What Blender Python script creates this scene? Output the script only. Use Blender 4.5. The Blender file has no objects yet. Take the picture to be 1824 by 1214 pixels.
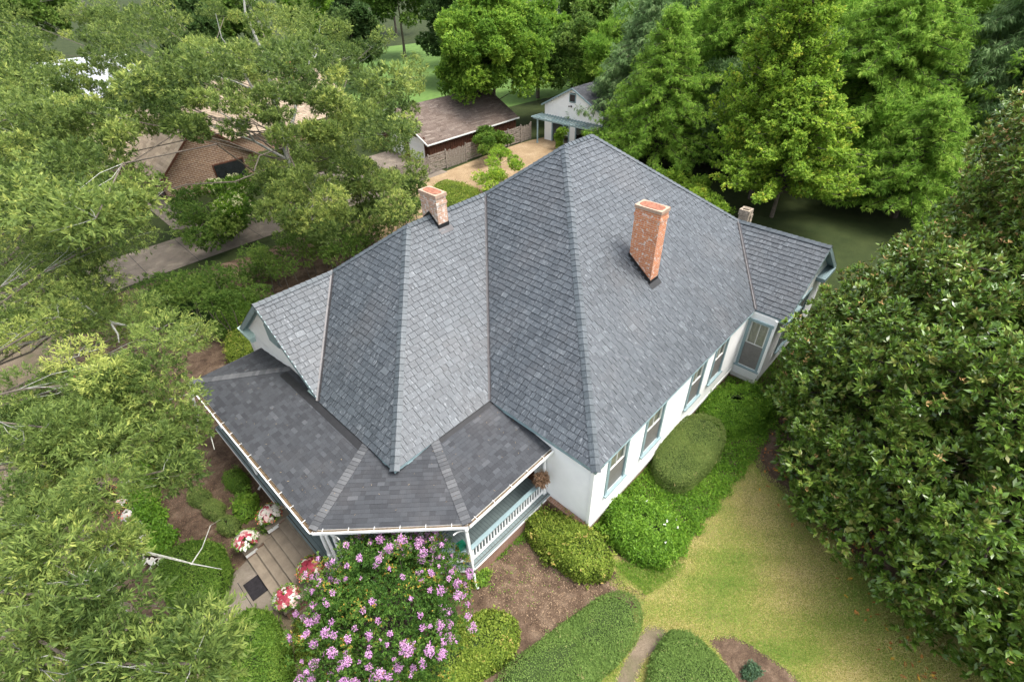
import bpy, math, random
import numpy as np
from mathutils import Vector, Matrix
R=math.radians
rng=np.random.default_rng(7)
random.seed(7)
scene=bpy.context.scene
C=scene.collection

# ------------------------------------------------------------------ camera
CAM=np.array([-8.86863,-5.19061,17.03743])
PITCH,YAW,ROLL,FPX=0.6602,0.7756,-0.0296,903.76
FW=np.array([math.cos(YAW)*math.cos(PITCH),math.sin(YAW)*math.cos(PITCH),-math.sin(PITCH)])
r_=np.cross(FW,[0,0,1]); r_/=np.linalg.norm(r_); u_=np.cross(r_,FW)
RT=math.cos(ROLL)*r_+math.sin(ROLL)*u_; UP=-math.sin(ROLL)*r_+math.cos(ROLL)*u_
cam=bpy.data.cameras.new('camera'); co=bpy.data.objects.new('camera',cam); C.objects.link(co)
M=Matrix.Identity(4)
for i in range(3):
    M[i][0]=RT[i]; M[i][1]=UP[i]; M[i][2]=-FW[i]; M[i][3]=CAM[i]
co.matrix_world=M
cam.sensor_width=36; cam.lens=FPX/1824*36; cam.clip_end=2000; cam.clip_start=.1
scene.camera=co
def at(px,py,z=0.0):
    """where a sight line of the survey photo meets height z"""
    d=FW+(px-912)/FPX*RT-(py-607)/FPX*UP
    t=(z-CAM[2])/d[2]
    return CAM+t*d

# ------------------------------------------------------------------ light
SUNV=Vector((.22,-.34,.91)).normalized()
world=bpy.data.worlds.new('World'); scene.world=world; world.use_nodes=True
wn=world.node_tree.nodes; wl=world.node_tree.links
sky=wn.new('ShaderNodeTexSky'); sky.sky_type='NISHITA'; sky.sun_disc=False
sky.sun_elevation=math.asin(SUNV.z); sky.sun_rotation=math.atan2(SUNV.x,SUNV.y)
sky.air_density=1.0; sky.dust_density=4.0; sky.ozone_density=.6
bg=wn['Background']; bg.inputs['Strength'].default_value=.15
hs=wn.new('ShaderNodeHueSaturation'); hs.inputs['Saturation'].default_value=.4
wl.new(sky.outputs[0],hs.inputs['Color']); wl.new(hs.outputs[0],bg.inputs['Color'])
sl=bpy.data.lights.new('sun','SUN'); sl.energy=1.0; sl.angle=R(22); sl.color=(1,.96,.9)
so=bpy.data.objects.new('sun',sl); C.objects.link(so)
so.rotation_euler=(-SUNV).to_track_quat('-Z','Y').to_euler()
scene.view_settings.view_transform='Standard'; scene.view_settings.look='None'
scene.view_settings.exposure=1.68; scene.view_settings.gamma=1
scene.cycles.max_bounces=6; scene.cycles.diffuse_bounces=3; scene.cycles.glossy_bounces=2
scene.cycles.transparent_max_bounces=4; scene.cycles.transmission_bounces=3

# ------------------------------------------------------------------ materials
def nodes(name):
    m=bpy.data.materials.new(name); m.use_nodes=True
    nt=m.node_tree; b=nt.nodes['Principled BSDF']; return m,nt,b
def N(nt,t,**k):
    n=nt.nodes.new(t)
    for a,v in k.items():
        if a in n.inputs: n.inputs[a].default_value=v
        else: setattr(n,a,v)
    return n
def ramp(nt,fac,stops,interp='LINEAR'):
    r=nt.nodes.new('ShaderNodeValToRGB'); r.color_ramp.interpolation=interp
    e=r.color_ramp.elements
    while len(e)>1: e.remove(e[-1])
    e[0].position=stops[0][0]; e[0].color=(*stops[0][1],1)
    for p,c in stops[1:]:
        x=e.new(p); x.color=(*c,1)
    nt.links.new(fac,r.inputs[0]); return r.outputs[0]
def noise(nt,scale,detail=4,rough=.6,vec=None,dist=0):
    n=N(nt,'ShaderNodeTexNoise'); n.inputs['Scale'].default_value=scale
    n.inputs['Detail'].default_value=detail; n.inputs['Roughness'].default_value=rough
    n.inputs['Distortion'].default_value=dist
    if vec is not None: nt.links.new(vec,n.inputs['Vector'])
    return n.outputs['Fac']
def mix(nt,fac,a,b,mode='MIX'):
    m=nt.nodes.new('ShaderNodeMix'); m.data_type='RGBA'; m.blend_type=mode
    for s,v in ((0,fac),(6,a),(7,b)):
        if isinstance(v,(int,float)): m.inputs[s].default_value=v
        elif isinstance(v,tuple): m.inputs[s].default_value=(*v,1)
        else: nt.links.new(v,m.inputs[s])
    return m.outputs[2]
def math_(nt,op,a,b=0.0,c=None):
    m=nt.nodes.new('ShaderNodeMath'); m.operation=op
    for s,v in enumerate([a,b]+([c] if c is not None else [])):
        if isinstance(v,(int,float)): m.inputs[s].default_value=v
        else: nt.links.new(v,m.inputs[s])
    return m.outputs[0]
def objco(nt,scale=None):
    g=nt.nodes.new('ShaderNodeNewGeometry'); v=g.outputs['Position']
    if scale:
        mp=nt.nodes.new('ShaderNodeMapping'); mp.inputs['Scale'].default_value=scale
        nt.links.new(v,mp.inputs[0]); v=mp.outputs[0]
    return v
def bump(nt,b,h,strength=.4,dist=.02):
    n=nt.nodes.new('ShaderNodeBump'); n.inputs['Strength'].default_value=strength; n.inputs['Distance'].default_value=dist
    nt.links.new(h,n.inputs['Height']); nt.links.new(n.outputs[0],b.inputs['Normal'])
def plain(name,col,rough=.6,var=.12,scale=3,spec=.4,metal=0,bmp=0):
    m,nt,b=nodes(name)
    v=objco(nt); n=noise(nt,scale,5,.65,v)
    lo=tuple(c*(1-var) for c in col); hi=tuple(min(1,c*(1+var)) for c in col)
    nt.links.new(ramp(nt,n,[(.3,lo),(.7,hi)]),b.inputs['Base Color'])
    b.inputs['Roughness'].default_value=rough; b.inputs['Specular IOR Level'].default_value=spec; b.inputs['Metallic'].default_value=metal
    if bmp: bump(nt,b,noise(nt,scale*8,3,.6,v),bmp,.01)
    return m
def tone_attr(nt):
    a=nt.nodes.new('ShaderNodeAttribute'); a.attribute_name='tone'; return a.outputs['Fac']

def shingle_mat(name,stops,streak,rough=.5,spec=.5,streakamt=.5,grain=40):
    m,nt,b=nodes(name)
    t=tone_attr(nt); base=ramp(nt,math_(nt,'ADD',t,0.0),stops)
    edge=math_(nt,'LESS_THAN',t,-.5)
    uv=nt.nodes.new('ShaderNodeUVMap'); uv.uv_map='UVMap'
    mp=nt.nodes.new('ShaderNodeMapping'); mp.inputs['Scale'].default_value=(14,3.2,1); mp.inputs['Rotation'].default_value=(0,0,.5)
    nt.links.new(uv.outputs[0],mp.inputs[0])
    n=noise(nt,1.0,6,.7,mp.outputs[0],1.2)
    f=math_(nt,'MULTIPLY',math_(nt,'GREATER_THAN',n,.0),streakamt)
    s=ramp(nt,n,[(0,(0,0,0)),(.54,(0,0,0)),(.72,(1,1,1))])
    col=mix(nt,math_(nt,'MULTIPLY',s,f),base,streak)
    big=noise(nt,.35,4,.6,objco(nt))
    col=mix(nt,ramp(nt,big,[(.5,(0,0,0)),(.8,(.3,.3,.3))]),col,(.13,.12,.115))
    fine=noise(nt,grain,3,.7,uv.outputs[0])
    col=mix(nt,.35,col,ramp(nt,fine,[(.3,(.25,.25,.25)),(.7,(.85,.85,.85))]),'OVERLAY')
    col=mix(nt,edge,col,(.016,.018,.02))
    nt.links.new(col,b.inputs['Base Color'])
    b.inputs['Roughness'].default_value=rough; b.inputs['Specular IOR Level'].default_value=spec
    bump(nt,b,n,.35,.02)
    return m
M_slate=shingle_mat('slate',[(0,(.036,.043,.050)),(.5,(.051,.060,.069)),(.85,(.064,.075,.085)),(1,(.082,.094,.104))],(.22,.24,.255),.48,.42,.85)
M_slatecap=shingle_mat('slate_cap',[(0,(.044,.055,.062)),(1,(.066,.079,.088))],(.2,.23,.25),.48,.4,.4)
M_asph=shingle_mat('asphalt_shingle',[(0,(.034,.036,.040)),(.5,(.046,.049,.054)),(.85,(.054,.058,.064)),(1,(.075,.079,.085))],(.12,.12,.12),.85,.25,.12,90)
M_asphcap=shingle_mat('asphalt_cap',[(0,(.058,.061,.065)),(1,(.105,.108,.112))],(.13,.13,.13),.85,.25,.12,90)
M_deck=plain('roof_underlay',(.02,.022,.025),.9,.1)
M_flash=plain('valley_metal',(.058,.055,.057),.45,.25,2,.5,.3)
M_black=plain('black_membrane',(.012,.012,.013),.5,.3,4,.5)
M_white=plain('white_paint',(.85,.85,.83),.5,.04,2,.4)
M_whiteold=plain('white_paint_weathered',(.66,.66,.62),.6,.10,3,.3)
M_teal=plain('teal_trim_paint',(.24,.33,.345),.5,.10,3,.4)
M_tealpale=plain('pale_teal_trim',(.42,.55,.50),.55,.1,3,.4)
M_deckfloor=plain('grey_green_floor_paint',(.15,.19,.19),.5,.12,3,.4)
M_screen=plain('window_screen',(.17,.16,.15),.55,.15,6,.5)
M_curtain=plain('curtain',(.42,.40,.27),.8,.25,5,.2)
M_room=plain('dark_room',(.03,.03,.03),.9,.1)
M_conc=plain('concrete_step',(.19,.155,.115),.85,.22,2.5,.2,0,.4)
M_wicker=plain('white_wicker',(.78,.78,.76),.6,.1,30,.3,0,.6)
M_green=plain('green_plastic',(.01,.16,.09),.35,.06,3,.5)
M_bark=plain('brown_bark',(.12,.10,.08),.9,.35,6,.2,0,.8)
M_palebark=plain('pale_lichen_bark',(.30,.30,.26),.9,.45,9,.2,0,.8)
M_mulchbark=plain('dark_bark',(.06,.048,.038),.9,.3,6,.2,0,.8)
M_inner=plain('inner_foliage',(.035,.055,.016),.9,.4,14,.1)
M_fencew=plain('weathered_fence_wood',(.21,.18,.15),.9,.5,7,.2,0,.5)
M_brownw=plain('brown_stained_wood',(.085,.035,.02),.8,.3,4,.2,0,.3)
M_darkgl=plain('dark_glass',(.015,.017,.02),.15,.2,2,.7)
M_rubber=plain('black_rubber_mat',(.014,.012,.014),.8,.5,9,.3,0,.5)
M_pot=plain('dark_planter_bowl',(.05,.04,.035),.6,.2,5,.4)
M_dirtgut=plain('gutter_debris',(.13,.095,.06),.95,.5,12,.1,0,.5)

def brick_mat(name,c1,c2,mortar,scale,whites=.0,wcol=(.6,.57,.52)):
    m,nt,b=nodes(name)
    uv=nt.nodes.new('ShaderNodeUVMap'); uv.uv_map='UVMap'
    br=nt.nodes.new('ShaderNodeTexBrick'); nt.links.new(uv.outputs[0],br.inputs['Vector'])
    br.inputs['Scale'].default_value=scale; br.inputs['Mortar Size'].default_value=.018
    br.inputs['Color1'].default_value=(*c1,1); br.inputs['Color2'].default_value=(*c2,1); br.inputs['Mortar'].default_value=(*mortar,1)
    br.inputs['Brick Width'].default_value=.5; br.inputs['Row Height'].default_value=.17; br.inputs['Bias'].default_value=-.1
    n=noise(nt,7,5,.7,uv.outputs[0]); n2=noise(nt,1.3,4,.6,uv.outputs[0])
    col=mix(nt,ramp(nt,n2,[(.35,(.0,.0,.0)),(.7,(.5,.5,.5))]),br.outputs['Color'],tuple(x*.55 for x in c1))
    if whites: col=mix(nt,ramp(nt,n,[(.62-whites,(0,0,0)),(.66-whites*.6,(1,1,1))]),col,wcol)
    nt.links.new(col,b.inputs['Base Color']); b.inputs['Roughness'].default_value=.9
    bump(nt,b,br.outputs['Fac'],-.6,.01)
    return m
M_brick=brick_mat('chimney_brick',(.62,.22,.085),(.48,.15,.065),(.55,.46,.36),2.0,.07)
M_brickpale=brick_mat('pale_chimney_brick',(.50,.27,.18),(.40,.27,.19),(.52,.44,.35),2.0,.11)
M_brickfound=brick_mat('foundation_brick',(.26,.13,.08),(.20,.10,.06),(.3,.25,.2),2.0)
M_brickhouse=brick_mat('house_brick',(.30,.17,.10),(.17,.085,.055),(.50,.43,.33),1.1)
M_capmort=plain('mortar_cap',(.38,.27,.20),.9,.2,8,.2,0,.5)
M_capclay=plain('clay_lid',(.26,.11,.07),.9,.45,8,.2,0,.4)
M_rubble=plain('rubble_stone',(.30,.25,.19),.9,.6,14,.2,0,1)

def leaf_mat(name,stops,rough=.5,trans=.35,spec=.35,back=None):
    m,nt,b=nodes(name)
    t=tone_attr(nt); col=ramp(nt,t,stops)
    if back:
        g=nt.nodes.new('ShaderNodeNewGeometry'); col=mix(nt,math_(nt,'MULTIPLY',g.outputs['Backfacing'],.5),col,back)
    nt.links.new(col,b.inputs['Base Color']); b.inputs['Roughness'].default_value=rough; b.inputs['Specular IOR Level'].default_value=spec if rough<.3 else spec*.35
    if trans:
        tr=nt.nodes.new('ShaderNodeBsdfTranslucent'); nt.links.new(col,tr.inputs['Color'])
        ms=nt.nodes.new('ShaderNodeMixShader'); ms.inputs[0].default_value=trans
        nt.links.new(b.outputs[0],ms.inputs[1]); nt.links.new(tr.outputs[0],ms.inputs[2])
        nt.links.new(ms.outputs[0],nt.nodes['Material Output'].inputs['Surface'])
    return m
L_oak=leaf_mat('willow_oak_leaf',[(0,(.045,.080,.018)),(.35,(.10,.155,.036)),(.6,(.18,.25,.06)),(.85,(.30,.37,.09)),(1,(.46,.50,.13))],.45,.45,.4)
L_oak2=leaf_mat('oak_leaf',[(0,(.05,.10,.02)),(.5,(.11,.20,.035)),(1,(.24,.33,.07))],.5,.4,.35)
L_bright=leaf_mat('bright_leaf',[(0,(.07,.15,.022)),(.5,(.17,.31,.04)),(1,(.36,.50,.07))],.5,.45)
L_ginkgo=leaf_mat('ginkgo_leaf',[(0,(.12,.23,.03)),(.5,(.26,.41,.05)),(.85,(.42,.55,.07)),(1,(.58,.56,.09))],.5,.5)
L_blue=leaf_mat('blue_green_needle',[(0,(.08,.15,.05)),(.5,(.17,.28,.10)),(1,(.33,.44,.19))],.6,.4)
L_feather=leaf_mat('feathery_needle',[(0,(.09,.19,.025)),(.5,(.21,.37,.05)),(1,(.42,.57,.10))],.6,.5)
L_dark=leaf_mat('dark_leaf',[(0,(.03,.06,.018)),(.5,(.06,.115,.03)),(1,(.12,.18,.05))],.6,.35)
L_mag=leaf_mat('magnolia_leaf',[(0,(.045,.10,.014)),(.5,(.12,.215,.03)),(.85,(.25,.36,.06)),(1,(.42,.42,.12))],.27,.22,.5,(.17,.12,.05))
L_magb=leaf_mat('magnolia_bud',[(0,(.30,.16,.06)),(1,(.42,.30,.12))],.5,.1,.3)
L_box=leaf_mat('boxwood_leaf',[(0,(.04,.09,.012)),(.5,(.10,.19,.024)),(1,(.21,.30,.05))],.5,.3)
L_boxy=leaf_mat('yellow_hedge_leaf',[(0,(.06,.11,.015)),(.5,(.16,.23,.03)),(.9,(.30,.36,.06)),(1,(.42,.32,.10))],.5,.3)
L_sage=leaf_mat('clipped_hedge_leaf',[(0,(.07,.11,.03)),(.5,(.15,.21,.05)),(.9,(.23,.29,.08)),(1,(.32,.24,.12))],.6,.2)
L_turf=leaf_mat('mondo_leaf',[(0,(.06,.11,.025)),(.5,(.125,.205,.045)),(.9,(.19,.28,.07)),(1,(.28,.27,.11))],.6,.2)
L_gard=leaf_mat('gardenia_leaf',[(0,(.055,.13,.012)),(.5,(.12,.25,.022)),(1,(.25,.41,.05))],.4,.3,.5)
L_ivy=leaf_mat('ivy_leaf',[(0,(.045,.11,.012)),(.5,(.11,.23,.02)),(1,(.23,.38,.04))],.45,.25)
L_myrtle=leaf_mat('crepe_myrtle_leaf',[(0,(.02,.055,.012)),(.5,(.055,.125,.02)),(.95,(.14,.25,.04)),(1,(.42,.26,.05))],.45,.25)
L_pink=leaf_mat('lilac_blossom',[(0,(.42,.17,.42)),(.6,(.62,.33,.60)),(1,(.80,.50,.62))],.6,.3)
L_calw=leaf_mat('caladium_leaf_white',[(0,(.62,.58,.50)),(.6,(.80,.76,.68)),(1,(.68,.38,.36))],.5,.25)
L_calr=leaf_mat('caladium_leaf_red',[(0,(.26,.03,.05)),(.7,(.42,.07,.10)),(1,(.55,.25,.25))],.5,.25)
L_orange=leaf_mat('orange_petal',[(0,(.75,.12,.10)),(1,(.85,.3,.12))],.5,.25)
L_hyd=leaf_mat('cream_blossom',[(0,(.45,.48,.22)),(1,(.75,.72,.45))],.6,.25)
L_white=leaf_mat('white_petal',[(0,(.8,.8,.75)),(1,(.85,.85,.8))],.6,.2)
L_fall=leaf_mat('fallen_leaf',[(0,(.30,.12,.04)),(.6,(.42,.17,.05)),(1,(.55,.33,.04))],.6,.1)
L_rose=leaf_mat('rose_leaf',[(0,(.04,.08,.04)),(1,(.10,.17,.09))],.5,.2)

# ------------------------------------------------------------------ object helpers
def tag(o,label=None,cat=None,group=None,kind=None):
    if label: o['label']=label
    if cat: o['category']=cat
    if group: o['group']=group
    if kind: o['kind']=kind
    return o
def empty(name,loc,label,cat,group=None,rz=0):
    o=bpy.data.objects.new(name,None); C.objects.link(o); o.location=loc; o.rotation_euler=(0,0,rz)
    o.empty_display_size=.3
    return tag(o,label,cat,group)
def link(name,me,mat,parent=None):
    o=bpy.data.objects.new(name,me)
    if mat is not None:
        for mm in (mat if isinstance(mat,(list,tuple)) else [mat]): me.materials.append(mm)
    C.objects.link(o)
    if parent is not None:
        o.parent=parent
        mw=parent_world(parent); o.matrix_parent_inverse=mw.inverted()
    return o
def parent_world(p):
    m=p.matrix_basis.copy()
    if p.parent: m=parent_world(p.parent)@p.matrix_parent_inverse@m
    return m
class MB:
    """collects polygons; builds one mesh with uv in metres and a per-face tone"""
    def __init__(s): s.v=[]; s.f=[]; s.t=[]; s.uv=[]; s.m=[]
    def poly(s,pts,tone=.5,uv=None,mi=0):
        k=len(s.v); s.v+= [tuple(map(float,p)) for p in pts]; s.f.append(list(range(k,k+len(pts)))); s.t.append(tone); s.m.append(mi)
        if uv is None:
            p=[Vector(q) for q in pts]; n=Vector((0,0,0))
            for i in range(len(p)): n+=p[i].cross(p[(i+1)%len(p)])
            a=max(range(3),key=lambda i:abs(n[i]))
            if a==2: uv=[(q[0],q[1]) for q in p]
            elif a==0: uv=[(q[1],q[2]) for q in p]
            else: uv=[(q[0],q[2]) for q in p]
        s.uv+=list(uv)
    def box(s,c,size,rz=0,tone=.5,mi=0,rot=None):
        hx,hy,hz=[q/2 for q in size]
        m=rot if rot is not None else Matrix.Rotation(rz,3,'Z'); c=Vector(c)
        P=[c+m@Vector((x*hx,y*hy,z*hz)) for x in(-1,1) for y in(-1,1) for z in(-1,1)]
        for f in ((0,1,3,2),(4,6,7,5),(0,4,5,1),(2,3,7,6),(0,2,6,4),(1,5,7,3)): s.poly([P[i] for i in f],tone,mi=mi)
        return s
    def bar(s,a,b,w,h,tone=.5,mi=0,up=(0,0,1)):
        a=Vector(a); b=Vector(b); d=(b-a); L=d.length; d.normalize(); u=Vector(up)
        x=d.cross(u)
        if x.length<1e-4: x=d.cross(Vector((1,0,0)))
        x.normalize(); y=x.cross(d)
        m=Matrix((x,d,y)).transposed()
        return s.box((a+b)/2,(w,L,h),rot=m,tone=tone,mi=mi)
    def tube(s,pts,rad,n=8,cap=True,tone=.5,mi=0):
        pts=[Vector(p) for p in pts]; rings=[]
        if not hasattr(rad,'__len__'): rad=[rad]*len(pts)
        x=None
        for i,p in enumerate(pts):
            d=(pts[min(i+1,len(pts)-1)]-pts[max(i-1,0)]).normalized()
            if x is None: x=d.orthogonal().normalized()
            else: x=(x-d*x.dot(d)).normalized()
            y=d.cross(x)
            rings.append([p+(x*math.cos(2*math.pi*k/n)+y*math.sin(2*math.pi*k/n))*rad[i] for k in range(n)])
        for i in range(len(rings)-1):
            for k in range(n):
                s.poly([rings[i][k],rings[i][(k+1)%n],rings[i+1][(k+1)%n],rings[i+1][k]],tone,mi=mi)
        if cap: s.poly(rings[0][::-1],tone,mi=mi); s.poly(rings[-1],tone,mi=mi)
        return s
    def lathe(s,c,prof,n=14,tone=.5,mi=0):
        c=Vector(c); rr=[[c+Vector((r*math.cos(2*math.pi*k/n),r*math.sin(2*math.pi*k/n),z)) for k in range(n)] for r,z in prof]
        for i in range(len(rr)-1):
            for k in range(n): s.poly([rr[i][k],rr[i][(k+1)%n],rr[i+1][(k+1)%n],rr[i+1][k]],tone,mi=mi)
        s.poly(rr[0][::-1],tone,mi=mi); s.poly(rr[-1],tone,mi=mi); return s
    def mesh(s,name):
        me=bpy.data.meshes.new(name); me.from_pydata(s.v,[],s.f)
        uv=me.uv_layers.new(name='UVMap'); uv.data.foreach_set('uv',np.array(s.uv,'f').ravel())
        a=me.attributes.new('tone','FLOAT','FACE'); a.data.foreach_set('value',np.array(s.t,'f'))
        me.polygons.foreach_set('material_index',np.array(s.m,'i'))
        me.update(); return me
    def build(s,name,mat,parent=None): return link(name,s.mesh(name),mat,parent)

def clip(poly,a,b,c):
    """keep a*x+b*y<=c"""
    out=[]
    for i in range(len(poly)):
        p=poly[i]; q=poly[(i+1)%len(poly)]
        dp=a*p[0]+b*p[1]-c; dq=a*q[0]+b*q[1]-c
        if dp<=0: out.append(p)
        if (dp<0<dq) or (dq<0<dp):
            t=dp/(dp-dq); out.append((p[0]+(q[0]-p[0])*t,p[1]+(q[1]-p[1])*t))
    return out
def clip_convex(poly,region):
    for i in range(len(region)):
        x0,y0=region[i]; x1,y1=region[(i+1)%len(region)]
        a,b=(y1-y0),-(x1-x0)
        poly=clip(poly,a,b,a*x0+b*y0)
        if len(poly)<3: return []
    return poly
def cover(mb,deck,poly,e,wmin,wmax,h,gap=.008,jit=.012,lap=.05,wob=.0,seed=0,tonef=None):
    """lay individual shingles on a planar convex 3-D polygon (first edge = the eave)"""
    rn=random.Random(seed)
    P=[Vector(p) for p in poly]
    nrm=Vector((0,0,0))
    for i in range(len(P)): nrm+=P[i].cross(P[(i+1)%len(P)])
    nrm.normalize()
    if nrm.z<0: P=P[::-1]; nrm=-nrm
    vdir=(Vector((0,0,1))-nrm*nrm.z).normalized(); udir=vdir.cross(nrm)
    o=min(P,key=lambda q:q.z)
    R2=[((q-o).dot(udir),(q-o).dot(vdir)) for q in P]
    deck.poly(P,.3)
    ar=sum(R2[i][0]*R2[(i+1)%len(R2)][1]-R2[(i+1)%len(R2)][0]*R2[i][1] for i in range(len(R2)))
    if ar<0: R2=R2[::-1]
    umin=min(q[0] for q in R2); umax=max(q[0] for q in R2); vmin=min(q[1] for q in R2); vmax=max(q[1] for q in R2)
    k=0; v=vmin
    while v<vmax:
        u=umin-rn.random()*wmax
        while u<umax:
            w=rn.choice((wmin,wmin+(wmax-wmin)*.35,wmin+(wmax-wmin)*.6,wmax,wmax)) if not wob else rn.uniform(wmin,wmax)
            j=rn.uniform(-jit,jit) if k else 0
            v0=v+j; v1=v+e+lap
            q=clip_convex([(u+gap/2,v0),(u+w-gap/2,v0+rn.uniform(-.4,.4)*jit),(u+w-gap/2,v1),(u+gap/2,v1)],R2)
            if len(q)>=3:
                hh=h*rn.uniform(.8,1.2)
                def H(vv): return max(.003,hh*(1-(vv-v0)/(v1-v0))+.003)
                top=[o+udir*a+vdir*b+nrm*H(b) for a,b in q]
                low=[o+udir*a+vdir*b+nrm*.0005 for a,b in q]
                t=tonef(rn) if tonef else rn.random()
                ru=rn.uniform(0,50)
                mb.poly(top,t,[(a+ru,b+ru*.7) for a,b in q])
                for i in range(len(q)):
                    i2=(i+1)%len(q)
                    mb.poly([low[i],low[i2],top[i2],top[i]],-1,[(0,0),(.1,0),(.1,.01),(0,.01)])
            u+=w
        v+=e; k+=1
def caps(mb,a,b,n1,n2,e,w,lift,seed=0,lo=0,hi=1):
    """overlapping cap pieces along a hip or ridge from low end a to high end b; n1,n2 face normals"""
    rn=random.Random(seed); a=Vector(a); b=Vector(b); d=(b-a); L=d.length; d.normalize()
    sides=[]
    for n in (n1,n2):
        n=Vector(n).normalized(); s=n.cross(d).normalized()
        other=Vector(n2 if n is n1 else n1)
        sides.append((s,n))
    nm=(Vector(n1).normalized()+Vector(n2).normalized()).normalized()
    # make each side vector point down its own face, away from the other
    out=[]
    for (s,n),o in zip(sides,(Vector(n2),Vector(n1))):
        if s.z>0: s=-s
        if abs(s.z)<1e-3 and s.dot(o)>0: s=-s
        if s.dot(nm)>0: s=-s
        out.append((s,n))
    k=0; t=0
    while t<L:
        t0=t-.01; t1=min(L,t+e+.06); tone=rn.uniform(lo,hi)
        def lay(tt): return lift+.030*(1-(tt-t0)/(t1-t0))
        ww=w*rn.uniform(.97,1.03)
        c0=a+d*t0+nm*lay(t0); c1=a+d*t1+nm*lay(t1)
        for s,n in out:
            e0=a+d*t0+s*ww+n*(lay(t0)); e1=a+d*t1+s*ww+n*(lay(t1))
            mb.poly([c0,e0,e1,c1],tone,[(0+k,0),(ww+k,0),(ww+k,e),(k,e)])
            g0=a+d*t0+s*ww+n*.002; g1=a+d*t1+s*ww+n*.002
            mb.poly([e0,g0,g1,e1],tone*.5,[(0,0),(.1,0),(.1,.01),(0,.01)])
            z0=a+d*t0+nm*.002
            mb.poly([c0,z0,g0,e0],tone*.4,[(0,0),(.1,0),(.1,.01),(0,.01)])
        t+=e; k+=1

def siding(mb,p0,p1,z0,z1,n,openings=(),e=.115,top=None,tone=.5):
    """clapboards between plan points p0->p1; openings (s0,s1,z0,z1); top(s)->z for gables"""
    p0=Vector((*p0,0)); p1=Vector((*p1,0)); d=(p1-p0); L=d.length; d.normalize(); n=Vector((*n,0)).normalized()
    z=z0
    while z<z1:
        zt=min(z+e,z1); segs=[(0,L)]
        if top:
            lo_,hi_=top(zt)
            if hi_-lo_<.02: break
            segs=[(lo_,hi_)]
        for a,b,c,dd in openings:
            if zt>c+.01 and z<dd-.01:
                ns=[]
                for s0,s1 in segs:
                    if a>s0: ns.append((s0,min(a,s1)))
                    if b<s1: ns.append((max(b,s0),s1))
                segs=[q for q in ns if q[1]-q[0]>.005]
        for s0,s1 in segs:
            A=p0+d*s0; B=p0+d*s1
            zz=Vector((0,0,z)); zq=Vector((0,0,zt))
            mb.poly([A+zz+n*.02,B+zz+n*.02,B+zq+n*.003,A+zq+n*.003],tone)
            mb.poly([A+zz,B+zz,B+zz+n*.02,A+zz+n*.02],tone)
        z+=e

def window(parent,p0,p1,s0,s1,z0,z1,n,trim=.12,curtain=True):
    """sash window in wall p0->p1"""
    P0=Vector((*p0,0)); d=(Vector((*p1,0))-P0).normalized(); n=Vector((*n,0)).normalized()
    def W(s,z,o): return P0+d*s+n*o+Vector((0,0,z))
    fr=MB()
    for a,b in ((s0,s0+trim),(s1-trim,s1)): fr.bar(W((a+b)/2,z0,.02),W((a+b)/2,z1,.02),b-a,.075,up=n)
    fr.bar(W(s0-.04,z1+.05,.03),W(s1+.04,z1+.05,.03),.13,.11,up=n)
    fr.bar(W(s0-.05,z0-.02,.05),W(s1+.05,z0-.02,.05),.06,.16,up=n)
    w=fr.build('window',M_teal,parent)
    a,b=s0+trim,s1-trim; zm=(z0+z1)/2+.05
    sa=MB()
    for s in (a+.03,b-.03): sa.bar(W(s,z0+.01,-.03),W(s,z1-.02,-.03),.06,.04,up=n)
    for z in (z0+.05,zm,z1-.05): sa.bar(W(a,z,-.028),W(b,z,-.028),.06,.045,up=n)
    sa.bar(W((a+b)/2,zm,-.035),W((a+b)/2,z1-.05,-.035),.03,.03,up=n)
    sa.build('sash',M_whiteold,w)
    g=MB(); g.poly([W(a,zm,-.05),W(b,zm,-.05),W(b,z1,-.05),W(a,z1,-.05)])
    g.build('glass',M_glass,w)
    if curtain:
        c=MB(); K=14
        for i in range(K):
            x0=a+(b-a)*i/K; x1=a+(b-a)*(i+1)/K
            c.poly([W(x0,z0,-.14-.02*(i%2)),W(x1,z0,-.14-.02*((i+1)%2)),W(x1,z1,-.14-.02*((i+1)%2)),W(x0,z1,-.14-.02*(i%2))])
        c.build('curtain',M_curtain,w)
    sc=MB(); sc.box(W((a+b)/2,(z0+zm)/2,-.005),(b-a,.006,zm-z0),rz=math.atan2(d.y,d.x)); sc.build('insect_screen',M_screen,w)
    return w
def glassmat():
    m,nt,b=nodes('window_glass')
    b.inputs['Base Color'].default_value=(.25,.27,.22,1); b.inputs['Roughness'].default_value=.06
    b.inputs['Alpha'].default_value=.45; b.inputs['Specular IOR Level'].default_value=.8
    return m
M_glass=glassmat()

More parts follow.
